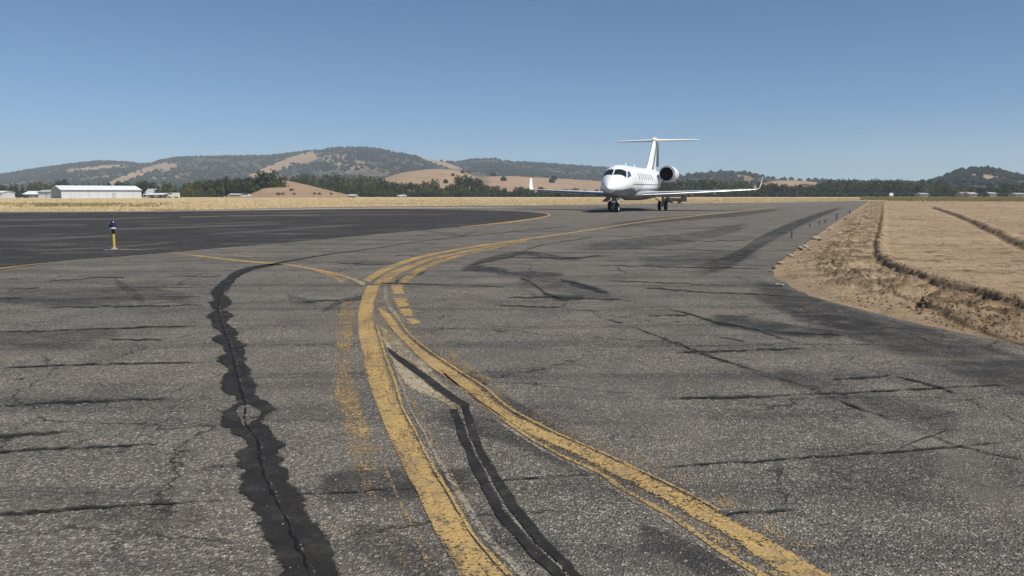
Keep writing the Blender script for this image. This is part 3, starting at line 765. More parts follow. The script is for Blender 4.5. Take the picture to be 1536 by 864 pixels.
# which side of the long furrow is the smooth plateau: test a plateau point
_pt = at(1480, 410)
DIRSIGN = 1.0
_s = seg_dist(np.array([_pt[0]]), np.array([_pt[1]]), RW[0][0])[0]
DIRSIGN = 1.0 if _s > 0 else -1.0
cu = np.linspace(1120, 2050, 560)
cv = np.concatenate([np.linspace(301.6, 303, 8), np.linspace(303.3, 330, 110), np.linspace(330.4, 420, 190), np.linspace(420.6, 640, 260)])
UU, VV = np.meshgrid(cu, cv)
pts = np.array([at(u, v) for u, v in zip(UU.ravel(), VV.ravel())])
X, Y = pts[:, 0], pts[:, 1]
# keep what lies on the dirt side of the pavement edge (grid cells reach a little under the pavement)
poly_d = np.vstack([EDGE, [(at(1312, 301.8)[:2])], [(at(2050, 301.8)[:2])], [(220, 40)], [(60, 3)], [(16, 2.5)], [(9.0, 6.0)]])
def inside(px, py, poly):
    c = np.zeros(px.shape, bool); j = len(poly) - 1
    for i in range(len(poly)):
        xi, yi = poly[i]; xj, yj = poly[j]
        t = ((yi > py) != (yj > py)) & (px < (xj - xi) * (py - yi) / (yj - yi + 1e-12) + xi); c ^= t; j = i
    return c
ed = np.abs(seg_dist(X, Y, EP))
ins = inside(X, Y, poly_d)
Z, STREAK_SHADE = dirt_height(X, Y)
Z = np.where(ins, Z, -.045 - .0 * ed)
keep_v = ins | (ed < .35 + Y * .012)
nU = len(cu); idx = (np.arange(len(cv) - 1)[:, None] * nU + np.arange(nU - 1)[None])
Q = np.stack([idx, idx + nU, idx + nU + 1, idx + 1], -1).reshape(-1, 4)
Q = Q[keep_v[Q].all(1)]
used, inv = np.unique(Q, return_inverse=True)
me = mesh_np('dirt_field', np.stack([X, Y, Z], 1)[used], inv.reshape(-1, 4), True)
me.attributes.new('streak_shade', 'FLOAT', 'POINT').data.foreach_set('value', STREAK_SHADE[used].astype(np.float32))
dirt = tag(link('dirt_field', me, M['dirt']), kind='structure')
# clods on the churned strip
n = 90000
u = 1150 + 420 * rng.random(n); v = 303 + 215 * rng.random(n) ** 1.25
P = np.array([at(a, b) for a, b in zip(u, v)])
e = np.abs(seg_dist(P[:, 0], P[:, 1], EP)); ins = inside(P[:, 0], P[:, 1], poly_d)
d0 = seg_dist(P[:, 0], P[:, 1], RW[0][0]) * DIRSIGN
dr = np.min([np.abs(seg_dist(P[:, 0], P[:, 1], r[0]) * DIRSIGN + r[2] * .2) for r in RW], axis=0)
pr = np.where(dr < .25, .28, np.where(d0 < 0, .22 * (fbm(P[:, 0] * 1.1, P[:, 1] * .9, 3) > .5) + .05, .012))
k = ins & (e > .25) & (rng.random(n) < pr)
P = P[k]; zz, _ = dirt_height(P[:, 0], P[:, 1]); P[:, 2] = zz + .003
sz = (.005 + .020 * rng.random(len(P)) ** 4) * (1 + P[:, 1] * .012)
hf = rng.random(len(P)) < .5
for nm_, q_, m_, lb_ in (('dirt_clods', hf, 'clod_dark', 'dark clods of turned soil strewn along the furrows of the dirt field'), ('dry_clods', ~hf, 'clod', 'pale dry clods of soil strewn over the churned edge of the dirt field')):
    o = scatter_mesh(nm_, P[q_], sz[q_], OCTV, OCTF, M[m_], jitter=.35)
    tag(o, kind='stuff', label=lb_, cat='soil clods')
# pale broken lumps on the pavement edge
def lump(seed):
    r = np.random.default_rng(seed); bm = bmesh.new()
    bmesh.ops.create_icosphere(bm, subdivisions=2, radius=1)
    for vv in bm.verts:
        q = np.sign(vv.co) * np.abs(np.array(vv.co)) ** .75
        vv.co = Vector(q * (1 + (r.random(3) - .5) * .35)) * .9
    me = bpy.data.meshes.new('rubble_lump'); bm.to_mesh(me); bm.free(); me.materials.append(M['chunk']); return me
LM = [lump(i) for i in range(4)]
for i, (u, v, s) in enumerate([(1163,401,.06),(1157,408,.05),(1170,395,.07),(1186,384,.07),(1202,374,.11),(1208,371,.08),(1224,358,.12),(1230,361,.09),(1215,377,.06),(1246,345,.11),(1258,351,.12),(1166,428,.05),(1172,429,.045),(1268,330,.12),(1385,304,.35)]):
    p = at(u, v); x, y = p[0], p[1]; z = max(0, float(dirt_height(np.array([x]), np.array([y]))[0][0]))
    o = link('rubble_lump', LM[i % 4]); o.location = (x, y, z + s * .2); o.scale = (s * 1.3, s, s * .55); o.rotation_euler = (random.random() * .4, random.random() * .4, random.random() * 6)
    tag(o, 'pale lump of broken rubble on the crumbled edge between asphalt and dirt', 'rubble', 'pale rubble lumps along the pavement edge')
    if i == 14: tag(o, 'large pale boulder at the far end of the long dirt furrow', 'boulder', 'boulders by the furrow')

# ------------------------------------------------------------------ dry grass
def grass_tufts(name, P, h, wdt, mat):
    n = len(P); b = 3
    th = rng.random((n, b)) * np.pi * 2; lean = (rng.random((n, b, 2)) - .5) * .7
    hh = h[:, None] * (.6 + .6 * rng.random((n, b)))
    dx, dy = np.cos(th) * wdt[:, None] / 2, np.sin(th) * wdt[:, None] / 2
    ox = P[:, None, 0] + (rng.random((n, b)) - .5) * wdt[:, None] * 2; oy = P[:, None, 1] + (rng.random((n, b)) - .5) * wdt[:, None] * 2
    z0 = np.broadcast_to(P[:, None, 2], (n, b))
    A = np.stack([ox - dx, oy - dy, z0], -1); B = np.stack([ox + dx, oy + dy, z0], -1)
    Cc = np.stack([ox + lean[..., 0] * hh, oy + lean[..., 1] * hh, z0 + hh], -1)
    V = np.stack([A, B, Cc], 2).reshape(-1, 3)
    return link(name, mesh_np(name, V, np.arange(len(V)).reshape(-1, 3)), mat)
ge = crom(GRASS_EDGE[::-1], 6)
gu = np.concatenate([[-60], ge[:, 0]]); gv = np.concatenate([[317.6], ge[:, 1]])
n = 46000
u = -40 + 1480 * rng.random(n)
vb = np.interp(u, gu, gv); v = 296.4 + (vb - .1 - 296.4) * rng.random(n) ** .62
P = np.array([at(a, b, -.07) for a, b in zip(u, v)])
ok = ~((u > 1290) & (v > 299))
P = P[ok]; D = P[:, 1]
nzv = fbm(P[:, 0] * .06, P[:, 1] * .06, 3)
o = grass_tufts('dry_grass', P, (.05 + .15 * nzv) * (.8 + .4 * rng.random(len(P))), .05 + D * .0011, M['straw'])
tag(o, kind='stuff', label='tall dry golden grass beyond the apron and taxiway', cat='grass')
n = 15000
u = 1292 + 310 * rng.random(n); v = 294.6 + 9.6 * rng.random(n) ** .8 * np.clip((u - 1240) / 140, .6, 1)
P = np.array([at(a, b, .0) for a, b in zip(u, v)])
o = grass_tufts('weedy_grass', P, .15 + .35 * fbm(P[:, 0] * .08, P[:, 1] * .08, 3), .06 + P[:, 1] * .0011, M['weed'])
tag(o, kind='stuff', label='greenish weedy grass along the far edge of the dirt field', cat='grass')

n = 5200
u = -20 + 330 * rng.random(n) ** .9; v = 305.5 + 5.5 * rng.random(n) - (u > 240) * 1.2
k_ = rng.random(n) < np.clip(2.2 * fbm(u * .03, v * .6, 3) - .6, 0, 1) * np.clip((300 - u) / 160, 0, 1) * .6
P = np.array([at(a, b, -.05) for a, b in zip(u[k_], v[k_])])
o = grass_tufts('brown_grass', P, .14 + .2 * rng.random(len(P)), .06 + P[:, 1] * .0012, M['weed'])
tag(o, kind='stuff', label='olive brown band of lower grass in front of the hangar', cat='grass')

# ------------------------------------------------------------------ hills
def hill(name, prof, Y0, Yr, Y1, bare, nu=220, nv=70, amp=.1, pw=.85, base=-.5):
    prof = np.array(prof, float); us = np.linspace(prof[0, 0], prof[-1, 0], nu)
    pr = crom(prof, 12); vt = np.interp(us, pr[:, 0], pr[:, 1])
    ys = np.concatenate([np.linspace(Y0, Yr, int(nv * .75)), np.linspace(Yr, Y1, nv - int(nv * .75) + 1)[1:]])
    U, YY = np.meshgrid(us, ys); VT = np.broadcast_to(vt, U.shape)
    ztop = np.array([at_depth(a, b, Yr)[2] for a, b in zip(us, vt)]); ZT = np.broadcast_to(ztop, U.shape)
    t = np.where(YY <= Yr, (YY - Y0) / (Yr - Y0), 1 - (YY - Yr) / (Y1 - Yr))
    t = np.clip(t, 0, 1); sh_ = np.where(YY <= Yr, sstep(0, 1, t) * .35 + .65 * t ** pw, sstep(0, 1, t))
    X = (U - CX) / F * (YY * CP + .0)
    nse = fbm(X / 160 + 5, YY / 230, 5) - .5
    Z = base + (ZT - base) * np.clip(sh_ + amp * 2 * nse * np.clip(t * (1 - t) * 4, 0, 1), 0, 1.0)
    Z = Z + (fbm(X / 40, YY / 60, 3) - .5) * 3 * np.clip((1 - t) * 2, 0, 1) * np.clip(t * 4, 0, 1)
    V = np.stack([X.ravel(), YY.ravel(), Z.ravel()], 1)
    idx = (np.arange(len(ys) - 1)[:, None] * nu + np.arange(nu - 1)[None])
    Q = np.stack([idx, idx + 1, idx + nu + 1, idx + nu], -1).reshape(-1, 4)
    me = mesh_np(name, V, Q, True)
    pu, pv = proj(V[:, 0], V[:, 1], V[:, 2])
    B = bare(pu, pv)
    me.attributes.new('bare', 'FLOAT', 'POINT').data.foreach_set('value', B.astype(np.float32))
    o = tag(link(name, me, M['hill']), kind='structure')
    return dict(o=o, us=us, ys=ys, X=X, Y=YY, Z=Z, B=B.reshape(X.shape), pu=pu.reshape(X.shape), pv=pv.reshape(X.shape))
def blobs(spec, base=0.0):
    def f(u, v):
        s = np.full(np.shape(u), base, float)
        for (cu_, cv_, ru, rv, an, st) in spec:
            c, q = math.cos(R(an)), math.sin(R(an)); du, dv = u - cu_, v - cv_
            a = (du * c + dv * q) / ru; b = (-du * q + dv * c) / rv
            s = np.maximum(s, st * np.clip(1.6 - (a * a + b * b) * .9, 0, 1))
        return s
    return f
def wood_on(name, H, n, size, dens=1.0, label='', skyline=0, mat='wood'):
    nv, nu = H['X'].shape
    fi = rng.random(n) * (nv - 1.001); fj = rng.random(n) * (nu - 1.001)
    if skyline:   # extra trees right on the crest
        fi[:skyline] = np.clip(int(nv * .75) - 1 + (rng.random(skyline) - .6) * 3, 0, nv - 1.01)
    i = fi.astype(int); j = fj.astype(int); a = fi - i; b = fj - j
    def lerp(Gd): return (Gd[i, j] * (1 - a) * (1 - b) + Gd[i + 1, j] * a * (1 - b) + Gd[i, j + 1] * (1 - a) * b + Gd[i + 1, j + 1] * a * b)
    x, y, z, B = lerp(H['X']), lerp(H['Y']), lerp(H['Z']), lerp(H['B'])
    cl = fbm(x / 70, y / 110, 4)
    p = np.clip((1.12 - B * 1.35) * dens * np.clip((cl - .36) * 5, 0.08, 1), 0.012, 1)
    k = (rng.random(n) < p) & (z > 1)
    P = np.stack([x, y, z], 1)[k]; m = len(P)
    s = size * (.55 + .7 * rng.random(m))
    P[:, 2] += s * .45
    o = scatter_mesh(name, P, s, ICOV, ICOF, M[mat], squash=(.7, 1.05), jitter=.28, smooth=False)
    tag(o, kind='stuff', label=label, cat='woodland')
FAR = [(a_, b_ + 1.2) for a_, b_ in [(-420,276),(-250,272),(-120,268),(0,261.5),(40,256),(100,248),(150,242.5),(190,243.5),(222,246),(245,240),(280,236),(350,234.5),(400,233.5),(440,230),(480,224),(520,221),(560,222.5),(600,229),(640,236.5),(680,243.5),(705,240.5),(740,238.5),(790,243.5),(860,248.5),(920,253),(980,259),(1060,270),(1160,282),(1250,288)]]
fb = blobs([(418,250,54,6,-22,1.0), (452,240,26,6,-12,.85), (515,243,34,11,12,.52), (548,250,20,8,0,.45), (205,262,50,5,-20,.98), (248,251,16,5,-10,.95), (150,252,50,3.5,-4,.7), (100,262,34,5,8,.35), (60,268,40,5,0,.3), (660,245,36,3.2,16,.95), (150,268,26,6,-15,.5), (330,262,40,5,-8,.3), (730,258,40,6,0,.3), (270,262,30,5,-8,.4), (250,267,30,4,0,.5), (560,262,60,8,5,.38), (470,262,60,6,0,.35), (800,256,60,5,5,.3), (40,275,60,4,0,.4), (140,262,110,9,0,.40), (530,255,60,8,0,.36)], .1)
H1 = hill('wooded_ridge', FAR, 1350, 2600, 3700, fb, 420, 110, .13)
wood_on('ridge_woodland', H1, 42000, 4.6, 1.0, 'hazy dark woodland covering the long ridge behind the airfield', skyline=1500)
MID = [(500,290),(545,281),(575,268),(600,260),(625,256),(655,253.5),(690,256.5),(712,264),(735,264.5),(765,264),(800,266),(850,268.5),(905,272),(960,275),(1020,279),(1080,286)]
H2 = hill('golden_hill', MID, 640, 950, 1300, lambda u, v: np.clip(.98 - .45 * sstep(590, 555, u) - .5 * np.exp(-((u - 722) / 26) ** 2) , 0, 1), 160, 50, .07)
wood_on('hillside_woodland', H2, 1300, 3.4, .5, 'scattered dark trees dotting the golden hill', skyline=60)
LOWR = [(a_, b_ + 2.5) for a_, b_ in [(930,284),(985,268),(1030,262.5),(1060,259.5),(1095,257.5),(1120,259),(1150,264.5),(1190,268),(1240,271),(1300,273),(1380,273),(1440,276),(1560,280),(1700,284)]]
H3 = hill('scrub_hill', LOWR, 1000, 1600, 2100, blobs([(1110,266,30,4,10,.5), (1060,270,30,4,0,.4)], .2), 200, 50, .1)
wood_on('scrub_woodland', H3, 6000, 5.0, .8, 'scrubby hazy trees on the low hill behind the right wing', skyline=300)
RHT = [(a_, b_ + 4) for a_, b_ in [(1330,284),(1380,275),(1415,265),(1440,256),(1462,251.5),(1485,254),(1510,259.5),(1545,265),(1600,268),(1700,266),(1800,274),(1900,286)]]
H4 = hill('tree_covered_hill', RHT, 700, 1000, 1350, blobs([(1478,267,26,4.5,8,.85), (1500,265,14,3,8,.6)], .1), 180, 50, .09)
wood_on('hilltop_woodland', H4, 4200, 4.2, 1.0, 'dark woodland on the rounded hill at the right edge', skyline=240)
STR = [(1100,288),(1130,279),(1155,272.5),(1180,270.5),(1215,272.5),(1250,277),(1275,282),(1300,288)]
H5 = hill('golden_strip_hill', STR, 620, 800, 950, lambda u, v: np.full(np.shape(u), .97), 60, 24, .05)
KN = [(340,293),(362,291),(380,286),(396,275),(412,271.5),(432,271.5),(455,276),(490,284.5),(520,291.5),(540,295)]
H6 = hill('bare_knoll', KN, 330, 400, 470, lambda u, v: np.full(np.shape(u), 1.0), 90, 40, .04)

# ------------------------------------------------------------------ trees
def crown_mesh(seed, shape, nq=420):
    r = np.random.default_rng(seed)
    L = []
    nl = {'round': 9, 'tall': 8, 'cone': 7, 'wide': 11, 'bush': 6}[shape]
    for i in range(nl):
        t = (i + .5) / nl; an = i * 2.4 + r.random()
        if shape == 'round': c = (.24 * math.cos(an), .24 * math.sin(an), .34 + .48 * t); s = .26 - .10 * abs(t - .4)
        elif shape == 'wide': c = (.40 * math.cos(an) * r.random() ** .4, .40 * math.sin(an) * r.random() ** .4, .34 + .45 * t); s = .23
        elif shape == 'tall': c = (.14 * math.cos(an), .14 * math.sin(an), .22 + .66 * t); s = .19 - .05 * t
        elif shape == 'cone': c = (.06 * math.cos(an), .06 * math.sin(an), .15 + .78 * t); s = .23 * (1.12 - t)
        else: c = (.34 * math.cos(an), .34 * math.sin(an), .22 + .45 * t); s = .32
        L.append((c, s))
    wts = np.array([s ** 2 for c, s in L]); wts /= wts.sum()
    V = []
    for q in range(int(nq * (1.7 if shape == 'wide' else 1))):
        c, s = L[r.choice(nl, p=wts)]
        dv = r.normal(size=3); dv /= np.linalg.norm(dv)
        p = np.array(c) + dv * s * r.random() ** .35 * (1.0 + .25 * r.random()); p[2] = max(p[2], .06)
        nrm = dv * .7 + r.normal(size=3) * .6; nrm /= np.linalg.norm(nrm)
        t1 = np.cross(nrm, r.normal(size=3)); t1 /= np.linalg.norm(t1); t2 = np.cross(nrm, t1)
        a = .036 + .044 * r.random(); b = a * (.6 + .5 * r.random())
        V += [p + t1 * a, p + t2 * b, p - t1 * a * .9, p - t2 * b]
    me = mesh_np('crown', np.array(V), np.arange(len(V)).reshape(-1, 4))
    return me
def trunk_mesh(h, r0):
    m = MB(); m.tube((0, 0, -.05), (.01, 0, h * .5), r0, r0 * .7, 6); m.tube((.01, 0, h * .5), (0, .015, h), r0 * .7, r0 * .35, 6)
    m.tube((.01, 0, h * .45), (.13, .05, h * .95), r0 * .5, r0 * .2, 5); m.tube((.01, 0, h * .5), (-.12, -.06, h * 1.0), r0 * .5, r0 * .2, 5)
    me = mesh('trunk', m.v, m.f); me.materials.append(M['bark']); return me
TV = {}
for shp in ('round', 'tall', 'cone', 'wide', 'bush'):
    TV[shp] = ([], trunk_mesh(.5 if shp != 'bush' else .3, .028 if shp != 'bush' else .02))
    for sd in range(3):
        base = crown_mesh(hash(('r', 't', 'c', 'w', 'b').index(shp[0])) * 10 + sd + 100, shp)
        TV[shp][0].append(base)
CROWN_CACHE = {}
def tree(shape, leaf, u, vbase_Y, vtop, wpx, name, label, cat, group, ground_z=-.07):
    Y = vbase_Y; x, _, zt = at_depth(u, vtop, Y)
    h = max(1.2, zt - ground_z); wm = wpx / F * Y
    k = (shape, random.randrange(3), leaf)
    if k not in CROWN_CACHE:
        me = TV[shape][0][k[1]].copy(); me.materials.append(M[leaf]); CROWN_CACHE[k] = me
    root = empty(name, (x, Y, ground_z), random.random() * 6.28)
    natural = {'round': .95, 'wide': 1.2, 'tall': .62, 'cone': .5, 'bush': 1.25}[shape]
    sxy = wm / natural
    cr = link('crown', CROWN_CACHE[k], None, root); tr = link('trunk', TV[shape][1], None, root)
    for o in (cr, tr): o.scale = (sxy, sxy, h / .98)
    tag(root, label, cat, group)
    return root
WORD = {'round': 'rounded', 'tall': 'tall narrow', 'cone': 'conical', 'wide': 'spreading', 'bush': 'low bushy'}
LW = {'leaf_dark': 'dark green', 'leaf_mid': 'olive green', 'leaf_light': 'pale yellow-green'}
def belt(u0, u1, tops, step, Yr, shapes, leaves, where, wr=(.75, 1.15), gz=-.07):
    """tops: list of (u, v) giving the mean crown-top line"""
    tu, tv_ = zip(*tops); u = u0
    while u < u1:
        shp = random.choice(shapes); lf = random.choice(leaves)
        vt = np.interp(u, tu, tv_) + random.uniform(-3.4, 2.8)
        Y = random.uniform(*Yr)
        hpx = 294 - vt
        nat = {'round': .95, 'wide': 1.15, 'tall': .55, 'cone': .48, 'bush': 1.25}[shp]
        wpx = max(7, hpx * nat * random.uniform(*wr))
        nm = {'cone': 'conifer_tree', 'bush': 'shrub'}.get(shp, 'oak_tree')
        ct = {'cone': 'conifer', 'bush': 'shrub'}.get(shp, 'tree')
        dv_ = vt - np.interp(u, tu, tv_); sz_ = 'big' if dv_ < -1.1 else ('small' if dv_ > 1.1 else 'mid-sized')
        lab = '%s %s %s %s %s, %s part' % (sz_, WORD[shp], LW[lf], ct, where, ('left', 'middle', 'right')[min(2, int(3 * (u - u0) / (u1 - u0)))])
        tree(shp, lf, u + random.uniform(-2, 2), Y, vt, wpx, nm, lab, ct, lab, gz)
        u += step * random.uniform(.7, 1.3)
D_, M_, L_ = 'leaf_dark', 'leaf_mid', 'leaf_light'
belt(-20, 100, [(-20,276),(40,277),(80,272),(100,273)], 11, (400, 470), ['round','wide','cone'], [D_, D_, M_], 'behind the sheds at the left edge')
belt(100, 222, [(100,273),(222,274)], 12, (420, 470), ['round','cone'], [D_], 'behind the roof of the white hangar')
belt(214, 300, [(214,272),(250,276),(300,275)], 9.5, (370, 430), ['round','wide','cone'], [D_, M_, M_], 'just right of the white hangar')
belt(236, 320, [(236,284),(320,281)], 15, (345, 365), ['bush','round'], [M_, M_, L_], 'before the wood right of the hangar')
belt(296, 378, [(296,274),(330,269),(378,266)], 8.5, (370, 430), ['round','wide'], [D_, D_, M_], 'between the hangar and the bare knoll')
for (u, vt, wp, s, yy, lb) in [(403,257,44,'wide',372,'tall spreading dark oak towering at the left end of the bare knoll'), (418,270,28,'round',368,'rounded dark oak tucked beside the tallest oak on the bare knoll'),
                               (364,267,34,'wide',362,'spreading dark oak left of the tallest oak by the bare knoll'), (386,268,26,'round',376,'rounded dark oak between two bigger oaks by the bare knoll'), (352,272,20,'round',366,'dark oak left of the pale cut bank by the bare knoll')]:
    tree(s, D_, u, yy, vt, wp, 'oak_tree', lb, 'tree', None, -.07)
belt(425, 570, [(425,263),(480,264),(530,266),(570,268)], 7.5, (560, 640), ['tall','round','cone','round'], [D_, D_, M_], 'on the rise behind the bare knoll')
belt(470, 800, [(470,277),(520,276),(560,273),(620,276),(700,280),(800,283)], 8.5, (450, 560), ['round','wide','round','cone'], [D_, D_, M_], 'at the foot of the golden hill')
belt(520, 800, [(520,284),(600,283),(800,284.5)], 13, (400, 440), ['round','bush'], [M_, M_, D_], 'along the front of the golden hill')
for (u, vt, wp, s, lb) in [(692,262,26,'wide','tallest dark oak, left in the big clump before the golden hill'), (706,264,20,'round','rounded dark oak in the middle of the big clump before the golden hill'), (716,268,22,'wide','lower spreading oak, right in the big clump before the golden hill'), (640,272,17,'wide','dark spreading oak alone before the golden hill, left of the clump'), (652,268,14,'round','small rounded oak alone before the golden hill, nearer the clump')]:
    tree(s, D_, u, 560, vt, wp, 'oak_tree', lb, 'tree', 'big oaks before the golden hill')
belt(800, 925, [(800,281.5),(925,281.5)], 13, (480, 500), ['round'], [D_, M_], 'below the golden slope left of the jet')
belt(800, 930, [(800,286.5),(930,286.5)], 11, (430, 460), ['bush','round'], [D_, M_], 'in the low hedge left of the jet')
belt(975, 1165, [(975,274),(1030,270),(1100,272),(1165,276)], 8.5, (480, 620), ['round','wide','cone'], [D_, D_, M_], 'behind the right wing of the jet')
belt(985, 1165, [(985,283),(1165,282)], 14, (420, 450), ['bush','round'], [M_, D_, L_], 'under the right wing of the jet')
belt(1160, 1290, [(1160,277),(1290,277)], 8.5, (480, 560), ['round','wide'], [D_, D_, M_], 'below the golden strip by the wing tip')
belt(1230, 1420, [(1230,272),(1270,270),(1330,271),(1420,272)], 9, (560, 700), ['round','wide','cone'], [D_], 'on the skyline left of the right hill')
belt(1280, 1560, [(1280,280),(1420,279),(1480,278),(1560,277)], 9, (460, 560), ['round','wide'], [D_, D_, M_], 'below the rounded hill at the right')
belt(1390, 1560, [(1390,283.5),(1560,283)], 16, (420, 450), ['bush','round'], [M_, L_, D_], 'around the houses below the right hill')
for (u, v_, wp, yy) in [(437,283,7,395), (441,290,4,380), (472,290.5,5,385), (479,291.3,6,370), (497,291.5,4,385), (424,290,5,370), (418,291.5,7,362)]:
    q_ = np.argmin(np.where(H6['Y'] <= 402, np.hypot(H6['pu'] - u, H6['pv'] - min(v_ + 3.2, 292)), 1e6)); yy = float(H6['Y'].ravel()[q_]); zz_ = float(H6['Z'].ravel()[q_])
    tree('bush', random.choice([D_, M_]), u, yy, v_ - .6, wp * 1.15, 'shrub', 'small dark shrub dotted over the grassy slope of the bare knoll', 'shrub', 'small shrubs on the bare knoll', zz_ - .1)
# understory
n = 5200; u = -60 + 1660 * rng.random(n); Yv = 405 + 130 * rng.random(n)
ok = ~((u > 335) & (u < 545) & (Yv < 480)) & ~((u > 40) & (u < 222) & (Yv < 440)); u = u[ok]; Yv = Yv[ok]
P = np.stack([(u - CX) / F * Yv, Yv, np.full(len(u), .5)], 1)
o = scatter_mesh('undergrowth', P, .9 + 1.3 * rng.random(len(P)), ICOV, ICOF, M['wood'], squash=(.6, 1.2), jitter=.4)
tag(o, kind='stuff', label='dark undergrowth filling the foot of the tree belt beyond the field', cat='undergrowth')

# ------------------------------------------------------------------ buildings
def building(name, label, cat, u0, u1, Y, wall_v, ridge_v, depth, rot, wallm, roofm, gablem=None, panels=6, ridge_along='x', group=None, door=True, base_v=None):
    """gabled building; front-left corner at pixel u0, its front spans to u1; heights read from pixel rows"""
    x0 = (u0 - CX) / F * Y; kk = (u1 - CX) / F; wd = (kk * Y - x0) / (math.cos(rot) - kk * math.sin(rot))
    he = at_depth(u0, wall_v, Y)[2] + .07; hr = at_depth(u0, ridge_v, Y + depth / 2 * math.cos(rot))[2] + .07
    root = empty(name, (x0, Y, -.07), rot); tag(root, label, cat, group)
    pw = wd / panels
    for i in range(panels):
        MB().box(i * pw + .03, (i + 1) * pw - .03, 0, .12, 0, he).build('wall_panel', wallm, root)
    m = MB().box(0, wd, depth - .12, depth, 0, he)
    g = gablem or wallm
    m.build('back_wall', wallm, root)
    for xg in (.0, wd - .12):
        mm = MB(); 
        pts_ = [(.12, 0), (depth - .12, 0), (depth - .12, he), (depth / 2, hr - .08), (.12, he)]
        a = [(xg, y, z) for y, z in pts_]; b = [(xg + .12, y, z) for y, z in pts_]
        mm.add(a + b, [(0,1,2,3,4), (9,8,7,6,5)] + [(i, (i+1) % 5, 5 + (i+1) % 5, 5 + i) for i in range(5)])
        mm.build('gable_wall', g, root)
    ov = .25
    for sgn in (0, 1):
        ya, yb = (-ov, depth / 2) if sgn == 0 else (depth + ov, depth / 2)
        k = (hr - he) / (depth / 2); za = he - ov * k + .03
        mm = MB(); t = .1
        mm.add([(-ov, ya, za), (wd + ov, ya, za), (wd + ov, yb, hr + .03), (-ov, yb, hr + .03), (-ov, ya, za + t), (wd + ov, ya, za + t), (wd + ov, yb, hr + .03 + t), (-ov, yb, hr + .03 + t)],
               [(0,3,2,1),(4,5,6,7),(0,1,5,4),(1,2,6,5),(2,3,7,6),(3,0,4,7)])
        mm.build('roof', roofm, root)
    MB().box(-ov, wd + ov, -ov - .12, -ov - .01, he - .25, he - .02).build('gutter', M['trim'], root)
    if door:
        dx = wd * .62; MB().box(dx, dx + min(1.0, wd * .2), -.04, -.005, 0, min(2.1, he * .8)).build('door', M['door'], root)
    return root
building('hangar', 'long white metal hangar with a pale roof beyond the dry grass', 'hangar', 96.5, 216, 300, 284.8, 278.6, 15, R(42), M['wall_white'], M['roof_white'], M['wall_grey'], 9)  # grey gable siding holds the end wall's shade in its colour
building('lean_to_shed', 'low white shed against the left end of the long hangar', 'shed', 62, 79, 330, 288, 285.2, 8, 0, M['wall_white'], M['roof_grey'], M['wall_grey'], 3)
building('storage_shed', 'low shed with a pale grey roof left of the hangar and its lean-to', 'shed', 39, 61.5, 335, 291.5, 287, 9, 0, M['wall_grey'], M['roof_white'], None, 3)
building('storage_shed', 'white shed cut off by the left edge of the view', 'shed', -22, 7.5, 300, 289, 286.8, 8, 0, M['wall_white'], M['roof_white'], None, 3)
building('cottage', 'small pale cottage with a steep roof among trees right of the hangar', 'cottage', 222, 235, 356, 289.5, 283.5, 6, 0, M['wall_dull'], M['roof_grey'], None, 2)
# open shelter right of the hangar
def shelter(u0, u1, Y, vtop, label):
    x0 = (u0 - CX) / F * Y; wd = (u1 - u0) / F * Y; h = at_depth(u0, vtop, Y)[2] + .07
    root = empty('open_shelter', (x0, Y, -.07)); tag(root, label, 'shelter')
    MB().add([(0,0,h-.5),(wd,0,h-.5),(wd,5,h),(0,5,h),(0,0,h-.35),(wd,0,h-.35),(wd,5,h+.15),(0,5,h+.15)], [(0,3,2,1),(4,5,6,7),(0,1,5,4),(1,2,6,5),(2,3,7,6),(3,0,4,7)]).build('roof', M['roof_white'], root)
    for i in range(4):
        MB().box(.1 + i * (wd - .35) / 3, .25 + i * (wd - .35) / 3, .1, .25, 0, h - .5).build('post', M['door'], root)
    MB().box(.05, wd - .05, 4.7, 4.8, 0, h - .05).build('back_wall', M['wall_grey'], root)
    MB().box(wd * .45, wd * .62, 1.5, 4.4, 0, h * .7).build('store_box', M['wall_white'], root)
shelter(218, 248, 315, 290.2, 'open-fronted white roofed shelter just right of the hangar')
for (u0, u1, Y, wv, rv, lb, rm) in [(1377,1389,395,291.2,289.8,'white cabin with flat-pitched roof, leftmost under the right tree belt','roof_grey'), (1438,1451,400,290.6,288.4,'pale house with tan roof below the wooded right hill','roof_tan'),
                                (1450,1461,385,291,288.8,'white house just right of the tan-roofed house','roof_grey'), (1480,1490,405,290.6,288.6,'small pale house between the white house and the right edge','roof_grey'), (1519,1533,390,291.2,289.8,'long white building nearest the right edge','roof_grey'),
                                (524,534,360,293.3,292.2,'tiny white shed at the right foot of the bare knoll','roof_white'), (346,362,352,292.4,290.6,'pale shed at the left foot of the bare knoll','roof_grey')]:
    building('house' if u0 > 600 else 'storage_shed', lb, 'house' if u0 > 600 else 'shed', u0, u1, Y, wv, rv, 6, 0, M['wall_dull'], M[rm], None, 2)

